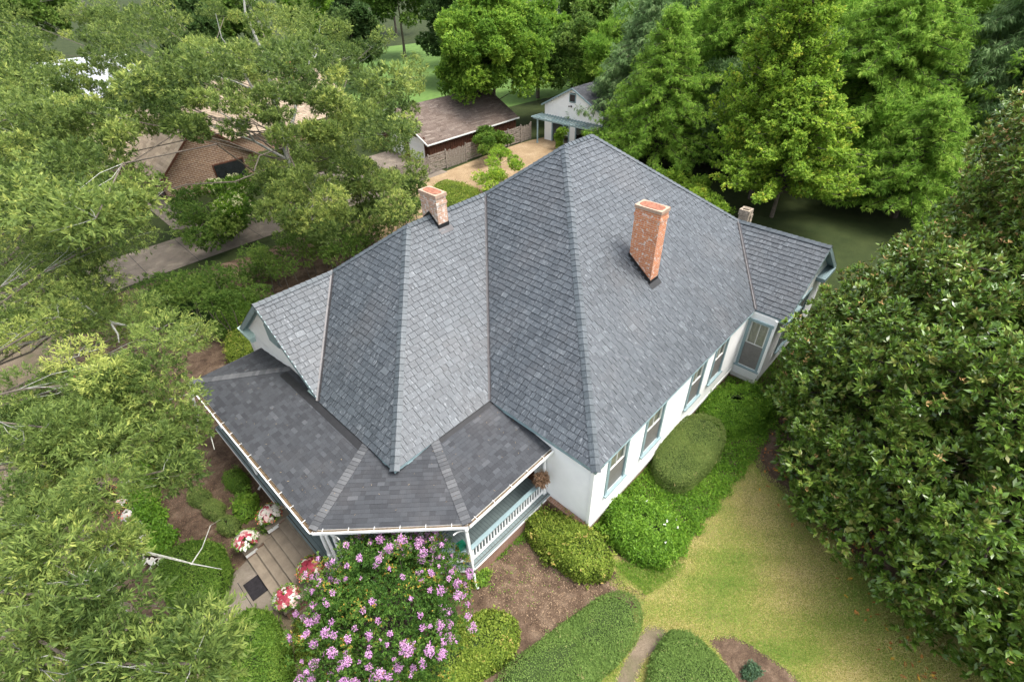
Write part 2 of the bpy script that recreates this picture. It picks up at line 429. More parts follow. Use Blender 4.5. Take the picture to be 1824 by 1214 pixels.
# ------------------------------------------------------------------ ground
def field_xy(nt,kind):
    pass
def groundmat(name,build,rough=.95):
    m,nt,b=nodes(name); v=objco(nt); col,h=build(nt,v)
    nt.links.new(col,b.inputs['Base Color']); b.inputs['Roughness'].default_value=rough; b.inputs['Specular IOR Level'].default_value=.15
    if h is not None: bump(nt,b,h,.8,.03)
    return m
def b_lawn(nt,v):
    big=noise(nt,.42,4,.6,v,.6); mid=noise(nt,2.2,5,.7,v,.4); fine=noise(nt,28,4,.75,v); f2=noise(nt,60,2,.7,v)
    a=ramp(nt,mid,[(.28,(.11,.155,.03)),(.5,(.18,.20,.045)),(.66,(.27,.225,.08))])
    c=mix(nt,ramp(nt,big,[(.4,(0,0,0)),(.66,(.85,.85,.85))]),a,ramp(nt,fine,[(.3,(.20,.17,.06)),(.7,(.35,.28,.13))]))
    c=mix(nt,.55,c,ramp(nt,fine,[(.3,(.12,.12,.12)),(.7,(.9,.9,.9))]),'OVERLAY')
    c=mix(nt,.4,c,ramp(nt,f2,[(.3,(.2,.2,.2)),(.7,(.8,.8,.8))]),'OVERLAY')
    return c,fine
def b_dirt(nt,v):
    mid=noise(nt,1.6,5,.7,v,.4); fine=noise(nt,22,5,.8,v,.5); f2=noise(nt,45,3,.8,v,1)
    a=ramp(nt,mid,[(.3,(.042,.027,.018)),(.5,(.10,.066,.044)),(.72,(.20,.145,.10))])
    c=mix(nt,.7,a,ramp(nt,fine,[(.3,(.15,.15,.15)),(.72,(.9,.9,.9))]),'OVERLAY')
    c=mix(nt,ramp(nt,f2,[(.62,(0,0,0)),(.70,(.8,.8,.8))]),c,(.34,.27,.20))
    return c,fine
def b_bare(nt,v):
    mid=noise(nt,.7,5,.7,v,.4); fine=noise(nt,18,5,.8,v,.5)
    a=ramp(nt,mid,[(.3,(.10,.105,.045)),(.5,(.15,.12,.08)),(.72,(.22,.17,.125))])
    c=mix(nt,.55,a,ramp(nt,fine,[(.3,(.2,.2,.2)),(.72,(.85,.85,.85))]),'OVERLAY'); return c,fine
def b_conc(nt,v):
    mid=noise(nt,.9,6,.7,v,.6); fine=noise(nt,30,4,.7,v)
    a=ramp(nt,mid,[(.3,(.12,.10,.08)),(.55,(.185,.155,.125)),(.72,(.28,.235,.175))])
    c=mix(nt,.3,a,ramp(nt,fine,[(.3,(.3,.3,.3)),(.7,(.75,.75,.75))]),'OVERLAY'); return c,fine
def b_walk(nt,v):
    mid=noise(nt,1.5,6,.7,v,.6); fine=noise(nt,40,4,.7,v)
    a=ramp(nt,mid,[(.3,(.13,.11,.085)),(.55,(.20,.17,.135)),(.75,(.27,.23,.185))])
    c=mix(nt,.3,a,ramp(nt,fine,[(.3,(.3,.3,.3)),(.7,(.75,.75,.75))]),'OVERLAY'); return c,fine
def b_aggr(nt,v):
    mid=noise(nt,.5,5,.7,v,.4); fine=noise(nt,25,4,.85,v)
    a=ramp(nt,mid,[(.3,(.20,.135,.075)),(.55,(.27,.195,.115)),(.75,(.34,.26,.165))])
    c=mix(nt,.6,a,ramp(nt,fine,[(.3,(.2,.2,.2)),(.7,(.85,.85,.85))]),'OVERLAY'); return c,fine
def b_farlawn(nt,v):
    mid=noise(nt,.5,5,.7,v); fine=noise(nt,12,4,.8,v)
    a=ramp(nt,mid,[(.3,(.018,.029,.008)),(.7,(.040,.052,.016))])  # grass colour lowered so the shade of the trees is built in
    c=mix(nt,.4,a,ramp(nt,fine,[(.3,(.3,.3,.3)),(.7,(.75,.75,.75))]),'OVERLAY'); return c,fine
G_lawn=groundmat('dry_lawn',b_lawn); G_dirt=groundmat('mulch',b_dirt); G_bare=groundmat('bare_lawn',b_bare)
G_conc=groundmat('concrete',b_conc); G_walk=groundmat('walk_concrete',b_walk); G_aggr=groundmat('exposed_aggregate',b_aggr); G_far=groundmat('shady_lawn',b_farlawn)
def sheet(name,pts,z,mat,wob=0.0,thick=0):
    P=[Vector((p[0],p[1],z)) for p in pts]
    if wob:
        Q=[]; rn=random.Random(len(name)+len(pts))
        # smooth closed Catmull-Rom outline with a little wander
        n=len(P)
        for i in range(n):
            p0,p1,p2,p3=P[i-1],P[i],P[(i+1)%n],P[(i+2)%n]
            for k in range(8):
                t=k/8
                q=.5*((2*p1)+(p2-p0)*t+(2*p0-5*p1+4*p2-p3)*t*t+(3*p1-p0-3*p2+p3)*t**3)
                Q.append(q+Vector((rn.uniform(-wob,wob),rn.uniform(-wob,wob),0)))
        P=Q
    m=MB(); m.poly(P)
    if thick:
        lo=[p-Vector((0,0,thick)) for p in P]
        for i in range(len(P)):
            j=(i+1)%len(P); m.poly([P[i],lo[i],lo[j],P[j]])
    o=m.build(name,mat); o.data.polygons[0].select=False
    n=o.data.polygons[0].normal
    if n.z<0: o.data.flip_normals()
    return tag(o,kind='structure')
def px(L,z=0): return [tuple(at(x,y,z)[:2]) for x,y in L]
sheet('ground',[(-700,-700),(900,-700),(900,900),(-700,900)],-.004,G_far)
sheet('front_lawn',[(-6,-25),(20,-25),(13,-3),(11.7,.2),(-2,.6),(-8,2)],.0,G_lawn)
sheet('shaded_dirt_yard',[(-60,2.2),(-8,2.0),(-6,5),(-3,17),(-3,32),(-60,32)],.002,G_bare)
sheet('mulch_bed',px([(560,1190),(620,1040),(760,980),(860,960),(930,915),(1000,900),(1050,960),(1110,1035),(1150,1065),(1080,1110),(960,1150),(900,1214),(820,1300),(560,1300)]),.006,G_dirt,.03)
sheet('rose_bed',px([(1262,1140),(1300,1132),(1340,1150),(1400,1190),(1450,1240),(1340,1290),(1290,1180)]),.006,G_dirt,.04)
sheet('bare_path',px([(1150,1115),(1185,1120),(1190,1140),(1150,1175),(1120,1240),(1085,1240),(1110,1180)]),.004,G_bare,.05)
sheet('side_bed',px([(960,910),(1048,940),(1110,870),(1250,720),(1300,660),(1400,600),(1400,700),(1380,750),(1320,830),(1200,985),(1090,985)]),.008,G_dirt,.03)
sheet('magnolia_mulch',px([(1384,740),(1362,772),(1340,808),(1364,852),(1420,895),(1470,945),(1530,1010),(1570,1050),(1640,1020),(1600,800),(1440,720)]),.012,G_dirt,.08)
sheet('front_bed',px([(170,1000),(190,860),(290,780),(380,700),(420,760),(520,900),(560,960),(470,1040),(400,1100),(310,1130)]),.008,G_dirt,.05)
sheet('left_side_bed',[(-9,16.5),(-3.5,16.2),(6,16.5),(18,17),(18,28),(9,30.5),(1,31.2),(-9,31.6)],.006,G_dirt,.05)
sheet('driveway',[(-60,32.9),(22,33.1),(22,38.2),(-60,38.2)],.02,G_conc)
for x in (-1.2,-4.35,3.5,8,12.5):
    m=MB(); m.box((x,35.6,.0235),(.03,5.1,.002)); tag(m.build('driveway_joint',M_deck),kind='structure')
sheet('gravel_driveway',[(9,24.5),(13.5,31.6),(18,33.0),(36.4,33.1),(37,24.5),(31,22),(20,22)],.012,G_aggr,.03)
sheet('garage_apron',[(13,36.4),(22.6,36.4),(22.6,43),(13,43)],.03,G_conc)
sheet('neighbour_walk',[(-.6,39),(1.0,39),(1.2,54),(-.4,54)],.018,G_conc)
sheet('walkway',[(-8.62,8.5),(-8.62,5.8),(-9.3,6.55),(-9.7,6.3),(-15,7.0),(-15.6,8.6),(-11,7.8),(-9.9,8.2)],.02,G_walk)
for a,b in (((-9.32,6.62),(-9.32,7.9)),((-10.3,6.5),(-10.25,7.95)),((-12,6.7),(-12,7.9))):
    m=MB(); m.bar((a[0],a[1],.0235),(b[0],b[1],.0235),.02,.002); tag(m.build('walkway_joint',M_deck),kind='structure')
sheet('back_lawn',[(23,48),(60,44),(90,100),(40,110)],.004,groundmat('green_lawn',lambda nt,v:(ramp(nt,noise(nt,.8,5,.7,v),[(.3,(.07,.13,.03)),(.7,(.12,.20,.05))]),None)))

# ------------------------------------------------------------------ main house
ZE=4.02; SL=.805
a_,r0,b_,c_,W1,D_,tR,LR=8.082,1.899,5.72,3.387,4.248,1.39,2.868,11.939
Y1=2*a_-2*b_; ym=2*a_-b_; ZP=ZE+SL*a_; ZB=ZE+SL*b_; ZG=ZE+SL*c_; ZR=ZE+SL*tR
YB=2*a_; XR=2*a_+r0; X2=a_+r0
house=empty('victorian_house',(0,0,0),'large white clapboard house with steep grey slate-look roof and wraparound porch','house')
P1=(a_,a_,ZP); P2=(X2,a_,ZP); mbp=(b_,ym,ZB); aW=(-W1+b_,ym,ZB); vM=(0,Y1,ZE); cW=(-W1,Y1,ZE)
vG=(-W1,YB-2*c_,ZE); gb=(-W1+c_,YB-c_,ZG); ge=(-W1,YB-c_,ZG); gf=(-W1,YB,ZE)
C0=(0,0,ZE); vR=(LR,0,ZE); rb=(XR-tR,tR,ZR); re=(XR-tR,-D_,ZR); rn_=(LR,-D_,ZE)
slates=MB(); deck=MB()
def st(rn): 
    return min(1,max(0,rn.gauss(.48,.18)))
XW=2*(XR-tR)-LR
faces=[
 [C0,vR,rb,P2,P1],[vM,C0,P1,mbp],[cW,vM,mbp,aW],[vG,cW,aW,gb],[vG,gb,ge],[rn_,vR,rb,re],
 [(XW,0,ZE),(XW,-D_,ZE),re,rb],[(XR,YB,ZE),(XR,0,ZE),P2],[(XR,YB,ZE),P2,P1,(a_,YB,ZE)],
 [(a_,YB,ZE),P1,mbp,(b_,YB,ZE)],[(b_,YB,ZE),mbp,aW,(-W1+b_,YB,ZE)],[(-W1+b_,YB,ZE),aW,gb,(-W1+c_,YB,ZE)],[(-W1+c_,YB,ZE),gb,ge,gf]]
for i,f in enumerate(faces): cover(slates,deck,f,.225,.17,.38,.032,.014,.020,seed=i,tonef=st)
roof=slates.build('roof',M_slate,house)
deck.build('roof_deck',M_deck,roof)
nS=(0,-SL,1); nW=(-SL,0,1); nN=(0,SL,1); nE=(SL,0,1)
E_=.24
nwr=(-(ZR-ZE)/(XR-tR-LR),0,1); ner=((ZR-ZE)/(XR-tR-LR),0,1)
for k,(p,q,u,v) in enumerate(((C0,P1,nS,nW),(cW,aW,nS,nW),(gb,aW,nN,nW),(mbp,P1,nN,nW),(rb,P2,nS,nE),((XR,YB,ZE),P2,nN,nE))):
    cp=MB(); caps(cp,p,q,u,v,E_,.15,.03,1+k); cp.build('hip_cap',M_slatecap,roof)
for k,(p,q,u,v) in enumerate(((P1,P2,nS,nN),(aW,mbp,nS,nN),(ge,gb,nS,nN),(re,rb,nwr,ner))):
    cp=MB(); caps(cp,p,q,u,v,E_,.15,.035,7+k); cp.build('ridge_cap',M_slatecap,roof)
def valley(a,b,n1,n2,w=.08):
    a=Vector(a); b=Vector(b); d=(b-a).normalized(); m=MB(); 
    for n in (n1,n2):
        n=Vector(n).normalized(); s=n.cross(d)
        if s.z<0: s=-s
        nn=n*.036
        m.poly([a+nn,a+s*w+nn,b+s*w+nn,b+nn])
    up=Vector((0,0,.075))
    m.bar(a+up*.8,b+up*.8,.025,.03)
    m.build('valley_flashing',M_flash,roof)
valley(vM,mbp,nS,nW); valley(vG,gb,nS,nW,.10); valley(vR,rb,nS,nwr,.10)

# walls
OV=.18
wl_=MB(); cutw=[]
sills=[]
def cwin(p0,p1,s0,s1,z0,z1,n): window(house,p0,p1,s0,s1,z0,z1,n)
# right-hand (south) wall
A0=(OV,OV); A1=(11.90,OV)
wins=[(1.0-OV,2.25-OV),(3.35-OV,4.7-OV),(6.7-OV,7.95-OV),(8.75-OV,10.0-OV)]
siding(wl_,A0,A1,.62,3.86,(0,-1),[(s0+.05,s1-.05,1.65,3.72) for s0,s1 in wins])
for s0,s1 in wins: window(house,A0,A1,s0,s1,1.62,3.74,(0,-1))
# wing under the right gable
B1=(11.90,-1.02); B2=(XW-.1,-1.02)
siding(wl_,A1,B1,.3,3.98,(-1,0),[(.14,1.1,.98,3.5)])
window(house,A1,B1,.08,1.14,.95,3.52,(-1,0))
siding(wl_,B1,B2,.3,3.98,(0,-1),[(1.7,2.8,1.25,3.4),(3.3,4.4,1.25,3.4)])
window(house,B1,B2,1.6,2.9,1.22,3.42,(0,-1)); window(house,B1,B2,3.2,4.5,1.22,3.42,(0,-1))
siding(wl_,B2,(XW-.1,.4),.3,3.98,(1,0))
# right gable triangle
GX=XR-tR
def gtop(z):
    half=(GX-LR)*(1-(z-ZE)/(ZR-ZE)); return (GX-LR-half,GX-LR+half)
siding(wl_,(LR,-1.02),(XW,-1.02),ZE,ZR-.05,(0,-1),top=gtop)
# west walls (front)
siding(wl_,(OV,4.9),(OV,OV),.62,3.98,(-1,0),[(1.2,2.2,.95,3.1)])
siding(wl_,(-4.03,4.9),(OV,4.9),.8,3.98,(0,-1),[(1.3,2.5,1.4,3.2)])
siding(wl_,(-4.03,YB-.18),(-4.03,4.9),.8,3.98,(-1,0),[(1.6,2.8,1.4,3.2),(4.4,5.6,1.4,3.2),(8.0,9.2,.95,3.1)])
window(house,(-4.03,4.9),(OV,4.9),1.25,2.55,1.4,3.2,(0,-1)); window(house,(-4.03,YB-.18),(-4.03,4.9),1.55,2.85,1.4,3.2,(-1,0)); window(house,(-4.03,YB-.18),(-4.03,4.9),4.35,5.65,1.4,3.2,(-1,0))
siding(wl_,(XR-.18,.3),(XR-.18,YB-.18),.5,3.98,(1,0)); siding(wl_,(XR-.18,YB-.18),(-4.03,YB-.18),.5,3.98,(0,1))
def gtop2(z):
    half=c_*(1-max(0,z-ZE)/(ZG-ZE)); return (c_-half,c_+half)
siding(wl_,(-4.0,YB-.02),(-4.0,YB-2*c_),ZE-.2,ZG-.1,(-1,0),[(c_-.45,c_+.45,4.75,5.6)],top=gtop2)
wl_.build('wall',M_white,house)
# doors on the porch
for dx_,dy_,dw_ in ((OV-.03,3.2,1.0),(-4.0,7.32,1.2)):
    dm=MB(); dm.box((dx_,dy_,2.0),(.05,dw_,2.1)); dr=dm.build('front_door',M_brownw,house)
    hm=MB(); hm.box((dx_-.05,dy_+.4,1.95),(.05,.05,.12)); hm.build('handle',M_flash,dr)
# corner boards, frieze, foundation
for x,y in ((OV,OV),(-4.03,4.9),(11.9,OV),(11.9,-1.02),(-4.03,YB-.18)):
    cb=MB(); cb.box((x,y,2.35),(.12,.12,3.1)); cb.build('corner_board',M_white,house)
fo=MB()
for p,q in (((OV,OV),(11.9,OV)),((11.9,OV),(11.9,-1.02)),((11.9,-1.02),B2),(B2,(XR-.2,.4)),((XR-.2,.4),(XR-.2,YB-.2)),((XR-.2,YB-.2),(-4.0,YB-.2)),((OV,OV),(OV,4.9)),((OV,4.9),(-4,4.9)),((-4,4.9),(-4,YB-.2))):
    p=Vector((*p,.4)); q=Vector((*q,.4)); n=(q-p).normalized().cross(Vector((0,0,1)))
    fo.bar(p-n*.12,q-n*.12,.2,.8)
fo.build('foundation',M_brickfound,house)
# white skirting board at the base of the siding
sk=MB(); sk.bar((OV-.03,OV-.03,.58),(11.85,OV-.03,.58),.05,.14); sk.bar((OV-.03,OV,.58),(OV-.03,1.95,.58),.05,.14)
sk.bar((11.87,OV,.3),(11.87,-1.02,.3),.05,.2); sk.build('skirting',M_whiteold,house)
# interior blocker so openings look into a dark room
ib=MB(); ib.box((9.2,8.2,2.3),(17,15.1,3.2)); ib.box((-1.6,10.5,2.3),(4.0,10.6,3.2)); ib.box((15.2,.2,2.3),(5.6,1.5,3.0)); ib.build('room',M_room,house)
# eaves: soffits, fascias, rakes
def strip(p,q,inn,z=ZE,w=.5,drop=.14):
    ea=MB()
    p=Vector((*p,z)); q=Vector((*q,z)); i=Vector((*inn,0)).normalized()
    ea.bar(p+i*.03-Vector((0,0,drop/2+.01)),q+i*.03-Vector((0,0,drop/2+.01)),.03,drop)
    ea.poly([p-Vector((0,0,drop)),q-Vector((0,0,drop)),q+i*w-Vector((0,0,drop)),p+i*w-Vector((0,0,drop))]); ea.build('eave_trim',M_teal,house)
strip((0,0),(LR,0),(0,1)); strip((0,0),(0,Y1),(1,0)); strip((-W1,Y1),(0,Y1),(0,1)); strip((-W1,Y1),(-W1,YB-2*c_),(1,0))
strip((LR,0),(LR,-D_),(1,0)); strip((-W1,YB),(XR,YB),(0,-1)); strip((XR,0),(XR,YB),(-1,0)); strip((XW,-D_),(XW,0),(-1,0))
for p,q,t in ((ge,vG,0),(ge,gf,0)):
    rk=MB(); p=Vector(p); q=Vector(q); dn=Vector((0,0,.11)); rk.bar(p+Vector((.02,0,0))-dn,q+Vector((.02,0,0))-dn,.04,.20)
    rk.bar(p+Vector((.20,0,0))-dn*1.6,q+Vector((.20,0,0))-dn*1.6,.06,.16)
    rk.poly([p-dn*1.6,q-dn*1.6,q-dn*1.6+Vector((.3,0,0)),p-dn*1.6+Vector((.3,0,0))]); rk.build('rake_trim',M_teal,house)
for q in (rn_,(XW,-D_,ZE)):
    rk=MB(); p=Vector(re); q=Vector(q); dn=Vector((0,0,.11)); rk.bar(p+Vector((0,.02,0))-dn,q+Vector((0,.02,0))-dn,.04,.20)
    rk.poly([p-dn*1.6,q-dn*1.6,q-dn*1.6+Vector((0,.4,0)),p-dn*1.6+Vector((0,.4,0))]); rk.build('rake_trim',M_teal,house)
# gable cornice returns (small hipped shelves)
for (x,y,sx,sy) in ((-W1+.25,YB-.45,.5,1.15),(-W1+.25,YB-2*c_+.35,.5,.9)):
    cr=MB(); cr.box((x,y,ZE-.17),(sx,sy,.24)); 
    cr.poly([(x-sx/2-.05,y-sy/2-.05,ZE-.04),(x-sx/2-.05,y+sy/2+.05,ZE-.04),(x+sx/2,y+sy/2-.1,ZE+.22),(x+sx/2,y-sy/2+.1,ZE+.22)])
    cr.poly([(x-sx/2-.05,y-sy/2-.05,ZE-.04),(x+sx/2,y-sy/2+.1,ZE+.22),(x+sx/2,y-sy/2-.05,ZE-.04)]); cr.build('cornice_return',M_tealpale,house)
for x in (12.8,XW-1):
    cr=MB(); cr.box((x,-D_+.2,ZE-.12),(1.6,.5,.2)); cr.build('cornice_return',M_teal,house)
gv=MB(); gv.box((-4.02,YB-c_,5.18),(.06,.8,.8)); gv.build('gable_vent',M_teal,house)

# chimneys
def chimney(x0,x1,y0,y1,zb,zt,mat,capmat=M_capmort,nm='chimney'):
    c=MB(); cx,cy=(x0+x1)/2,(y0+y1)/2; c.box((cx,cy,(zb+zt)/2),(x1-x0,y1-y0,zt-zb))
    c.box((cx,cy,zt-.32),(x1-x0+.05,y1-y0+.05,.10)); 
    o=c.build('chimney',mat,house)
    k=MB(); k.box((cx,cy,zt-.01),(x1-x0+.07,y1-y0+.07,.13))
    k.build('chimney_cap',capmat,o)
    k=MB(); w,h=(x1-x0)/2-.04,(y1-y0)/2-.05; pts=[]
    for i in range(20):
        t=2*math.pi*i/20; ct,stt=math.cos(t),math.sin(t)
        pts.append((cx+w*math.copysign(abs(ct)**.6,ct),cy+h*math.copysign(abs(stt)**.6,stt),zt+.066))
    k.poly(pts); 
    for i in range(20): k.poly([pts[i],pts[(i+1)%20],(pts[(i+1)%20][0],pts[(i+1)%20][1],zt+.05),(pts[i][0],pts[i][1],zt+.05)])
    k.build('chimney_lid',M_capclay,o)
    return o
ch1=chimney(7.24,7.80,2.88,3.95,5.6,9.33,M_brick)
def flash_slope(o,x0,x1,y0,y1,zf,h=.20):
    f=MB(); e=.02
    for x in (x0-e,x1+e):
        sgn=-1 if x<x0 else 1
        f.poly([(x,y0-e,zf(y0)-.05),(x,y1+e,zf(y1)-.05),(x,y1+e,zf(y1)+h),(x,y0-e,zf(y0)+h)])
        f.poly([(x,y0-.1,zf(y0-.1)+.042),(x,y1+e,zf(y1)+.042),(x+sgn*.07,y1+e,zf(y1)+.042),(x+sgn*.07,y0-.1,zf(y0-.1)+.042)])
    f.poly([(x0-e,y0-e,zf(y0)-.05),(x1+e,y0-e,zf(y0)-.05),(x1+e,y0-e,zf(y0)+h),(x0-e,y0-e,zf(y0)+h)])
    f.poly([(x0-.08,y0-.2,zf(y0-.2)+.044),(x1+.08,y0-.2,zf(y0-.2)+.044),(x1+.08,y0-e,zf(y0)+.044),(x0-.08,y0-e,zf(y0)+.044)])
    f.poly([(x0-e,y1+e,zf(y1)-.05),(x1+e,y1+e,zf(y1)-.05),(x1+e,y1+e,zf(y1)+h*.6),(x0-e,y1+e,zf(y1)+h*.6)])
    f.build('flashing',M_black,o)
flash_slope(ch1,7.24,7.80,2.88,3.95,lambda y:ZE+SL*y)
ch2=chimney(2.60,3.10,9.93,10.92,7.6,9.53,M_brickpale)
zf2=lambda y: ZB-SL*abs(y-ym)
f=MB()
for x in (2.58,3.12):
    f.poly([(x,9.91,zf2(9.91)-.05),(x,ym,ZB-.05),(x,ym,ZB+.22),(x,9.91,zf2(9.91)+.20)])
    f.poly([(x,ym,ZB-.05),(x,10.94,zf2(10.94)-.05),(x,10.94,zf2(10.94)+.2),(x,ym,ZB+.22)])
f.poly([(2.58,9.91,zf2(9.91)-.05),(3.12,9.91,zf2(9.91)-.05),(3.12,9.91,zf2(9.91)+.2),(2.58,9.91,zf2(9.91)+.2)])
f.build('flashing',M_black,ch2)
f=MB(); f.poly([(2.52,9.70,zf2(9.70)+.044),(3.18,9.70,zf2(9.70)+.044),(3.18,9.9,zf2(9.9)+.044),(2.52,9.9,zf2(9.9)+.044)]); f.build('apron_flashing',M_flash,ch2)
# small rubble chimney behind the right wing
sc_=MB(); rn=random.Random(5); zt=6.2
for k in range(7):
    z=4.3+k*.28; 
    for (dx,dy) in ((-.16,-.16),(.16,-.16),(-.16,.16),(.16,.16)):
        j=lambda:rn.uniform(-.03,.03)
        sc_.box((16.9+dx*.8+j(),3.1+dy*.8+j(),z+.14),(.26+j(),.26+j(),.29),rz=j()*3,tone=rn.random())
o=sc_.build('chimney',M_rubble,house); k=MB(); k.box((16.9,3.1,zt+.09),(.3,.3,.05)); k.build('chimney_cap',M_conc,o)
for p in (o,): p['label']='small crumbling rubble stone chimney'
ch1['label']='tall orange brick chimney'; ch2['label']='short pale brick chimney on the ridge'

# porch roof
EP=3.49; PS=.18; PX=-7.0; PY=1.93; PE=14.85
Pa=(.16,PY,EP); Pb=(-3.75,PY,EP); Pc=(PX,5.18,EP); Pd=(PX,PE,EP)
ZT=EP+PS*2.97; T1=(.16,4.9,ZT); T2=(-2.52,4.9,ZT); T3=(-4.03,6.41,ZT); T4=(-4.03,PE-2.97,ZT); Pe_=(-4.03,PE,EP)
pr_=MB(); pd_=MB()
def at_(rn):
    x=rn.random(); return rn.uniform(.85,1) if x>.95 else (rn.uniform(.0,.3) if x<.35 else rn.uniform(.35,.75))
for i,f in enumerate(([Pb,Pa,T1,T2],[Pc,Pb,T2,T3],[Pd,Pc,T3,T4],[Pe_,Pd,T4])):
    cover(pr_,pd_,f,.145,.14,.34,.009,.003,.002,.04,1,seed=40+i,tonef=at_)
proof=pr_.build('porch_roof',M_asph,house); pd_.build('porch_roof_deck',M_deck,proof)
cp=MB(); n1=(0,-PS,1); n2=(-PS*.7071,-PS*.7071,1); n3=(-PS,0,1); n4=(0,PS,1)

for k,(p,q,u,v) in enumerate(((Pb,T2,n1,n2),(Pc,T3,n2,n3),(Pd,T4,n3,n4))):
    cp=MB(); caps(cp,p,q,u,v,.14,.15,.010,21+k); cp.build('hip_cap',M_asphcap,proof)
def zpf(x,y): return min(EP+PS*(y-PY),EP+PS*(x-PX),EP+PS*((x+y)-(Pb[0]+PY))*.7071,EP+PS*(PE-y))
def fpatch(x0,y0,x1,y1):
    q=[(x0,y0),(x1,y0),(x1,y1),(x0,y1)]; fl=MB(); fl.poly([(a,b,zpf(a,b)+.022) for a,b in q]); fl.build('wall_flashing',M_black,proof)
fpatch(-2.45,4.53,.14,4.74); fpatch(-4.52,6.3,-4.23,11.9)
# scattered needles and leaves on the porch roof
rl=MB(); rn=random.Random(9)
for k in range(170):
    x=rn.uniform(-6.8,0); y=rn.uniform(2.1,14)
    if x>-4.4 and y>4.5: continue
    if x+y<Pb[0]+PY+.2: continue
    t=rn.uniform(0,6.28); l=rn.uniform(.02,.05); w=rn.uniform(.004,.010); z=zpf(x,y)+.03
    c,s=math.cos(t),math.sin(t)
    rl.poly([(x-c*l,y-s*l,z),(x+s*w,y-c*w,z+.006),(x+c*l,y+s*l,z),(x-s*w,y+c*w,z+.006)],rn.random())
tag(rl.build('leaf_litter',leaf_mat('dry_needle',[(0,(.16,.12,.08)),(1,(.34,.26,.15))],.8,0)),'tiny tan dead leaves scattered over the grey porch roof','leaf litter',kind='stuff')
# gutters
def gutter(p,q,out,endr=0):
    p=Vector(p); q=Vector(q); o=Vector((*out,0)).normalized(); dn=Vector((0,0,1)); g=MB()
    w=.12
    g.bar(p+o*w-dn*.05,q+o*w-dn*.05,.022,.11); g.bar(p+o*(w+.008)+dn*.005,q+o*(w+.008)+dn*.005,.04,.02)
    g.poly([p-dn*.11,q-dn*.11,q-dn*.11+o*w,p-dn*.11+o*w])
    g.poly([p-dn*.02,q-dn*.02,q-dn*.11,p-dn*.11])
    go=g.build('gutter',M_white,house)
    d=MB(); K=24; rn=random.Random(3)
    for k in range(K):
        a=p+(q-p)*(k/K); b=p+(q-p)*((k+1)/K); z=-.06
        d.poly([a+dn*z,b+dn*z,b+o*(w-.01)+dn*z,a+o*(w-.01)+dn*z])
    d.build('debris',M_dirtgut,go)
    L=(q-p).length; n=max(1,int(L/.72))
    for k in range(n):
        a=p+(q-p)*((k+.6)/n); h=MB(); h.bar(a-o*.02+dn*.012,a+o*w+dn*.012,.013,.01); h.build('hanger',M_white,go)
gutter((.12,PY,EP),(Pb[0],PY,EP),(0,-1)); gutter(Pb,Pc,(-1,-1)); gutter(Pc,Pd,(-1,0))
# porch beam + ceiling
pb=MB()
for p,q in (((.1,2.12),(-3.67,2.12)),((-3.67,2.12),(-6.8,5.25)),((-6.8,5.25),(-6.8,14.6)),((-6.8,14.6),(-4.05,14.6))):
    pb.bar((*p,3.28),(*q,3.28),.12,.2)
pb.build('porch_beam',M_white,house)
pcx=MB(); pcx.poly([(.1,2.0,3.38),(.1,4.85,3.38),(-4.03,4.85,3.38),(-4.03,14.7,3.38),(-6.9,14.7,3.38),(-6.9,5.2,3.38),(-3.72,2.0,3.38)]); pcx.build('porch_ceiling',M_tealpale,house)
# porch floor boards (run square to the wall)
pf=MB(); FZ=.9
def inpoly(x,y):
    return (y>1.98 and y<4.9 and x<.16 and x+y>-1.76) or (x>-6.95 and x<-4.03 and y<14.75 and x+y>-1.76 and y>1.98)
y=-6.95; x=-6.95
while x<.14:
    x1=x+.13; xm=x+.065
    y0=max(2.0,-1.74-xm); y1=4.9 if xm>-4.03 else 14.7
    if y0<y1: pf.poly([(x+.005,max(2.0,-1.74-x),FZ),(x1-.004,max(2.0,-1.74-x1),FZ),(x1-.004,y1,FZ),(x+.005,y1,FZ)],random.random())
    x=x1
for f_ in pf.f: pass
pf.build('porch_floor',M_deckfloor,house)
pfb=MB(); pts=[(.16,1.97),(.16,4.9),(-4.03,4.9),(-4.03,14.75),(-6.98,14.75),(-6.98,5.21),(-3.74,1.97)]
pfb.poly([(a,b,FZ-.006) for a,b in pts]); 
for i in (6,5,4,3):
    p=pts[i]; q=pts[(i+1)%7] 
edge=[((.16,1.96),(-3.745,1.96)),((-3.745,1.96),(-6.99,5.205)),((-6.99,5.205),(-6.99,14.76)),((-6.99,14.76),(-4.03,14.76))]
pfb.build('porch_subfloor',M_mulchbark,house)
sk=MB(); bb=MB(); lw=MB()
for (p,q) in edge:
    d=(Vector((*q,0))-Vector((*p,0))).normalized(); o=d.cross(Vector((0,0,1)))
    if o.dot(Vector((-1,-1,0)))<0 and p[1]<14: o=-o
    if p[1]>14: o=Vector((0,1,0))
    P_=Vector((*p,0)); Q_=Vector((*q,0))
    sk.bar(P_+o*.03+Vector((0,0,.78)),Q_+o*.03+Vector((0,0,.78)),.05,.10)
    lw.bar(P_+o*.015+Vector((0,0,.85)),Q_+o*.015+Vector((0,0,.85)),.06,.09)
    bb.bar(P_-o*.1+Vector((0,0,.36)),Q_-o*.1+Vector((0,0,.36)),.2,.74)
sk.build('porch_skirt_board',M_white,house); lw.build('porch_floor_edge',M_deckfloor,house); bb.build('porch_brick_base',M_brickfound,house)
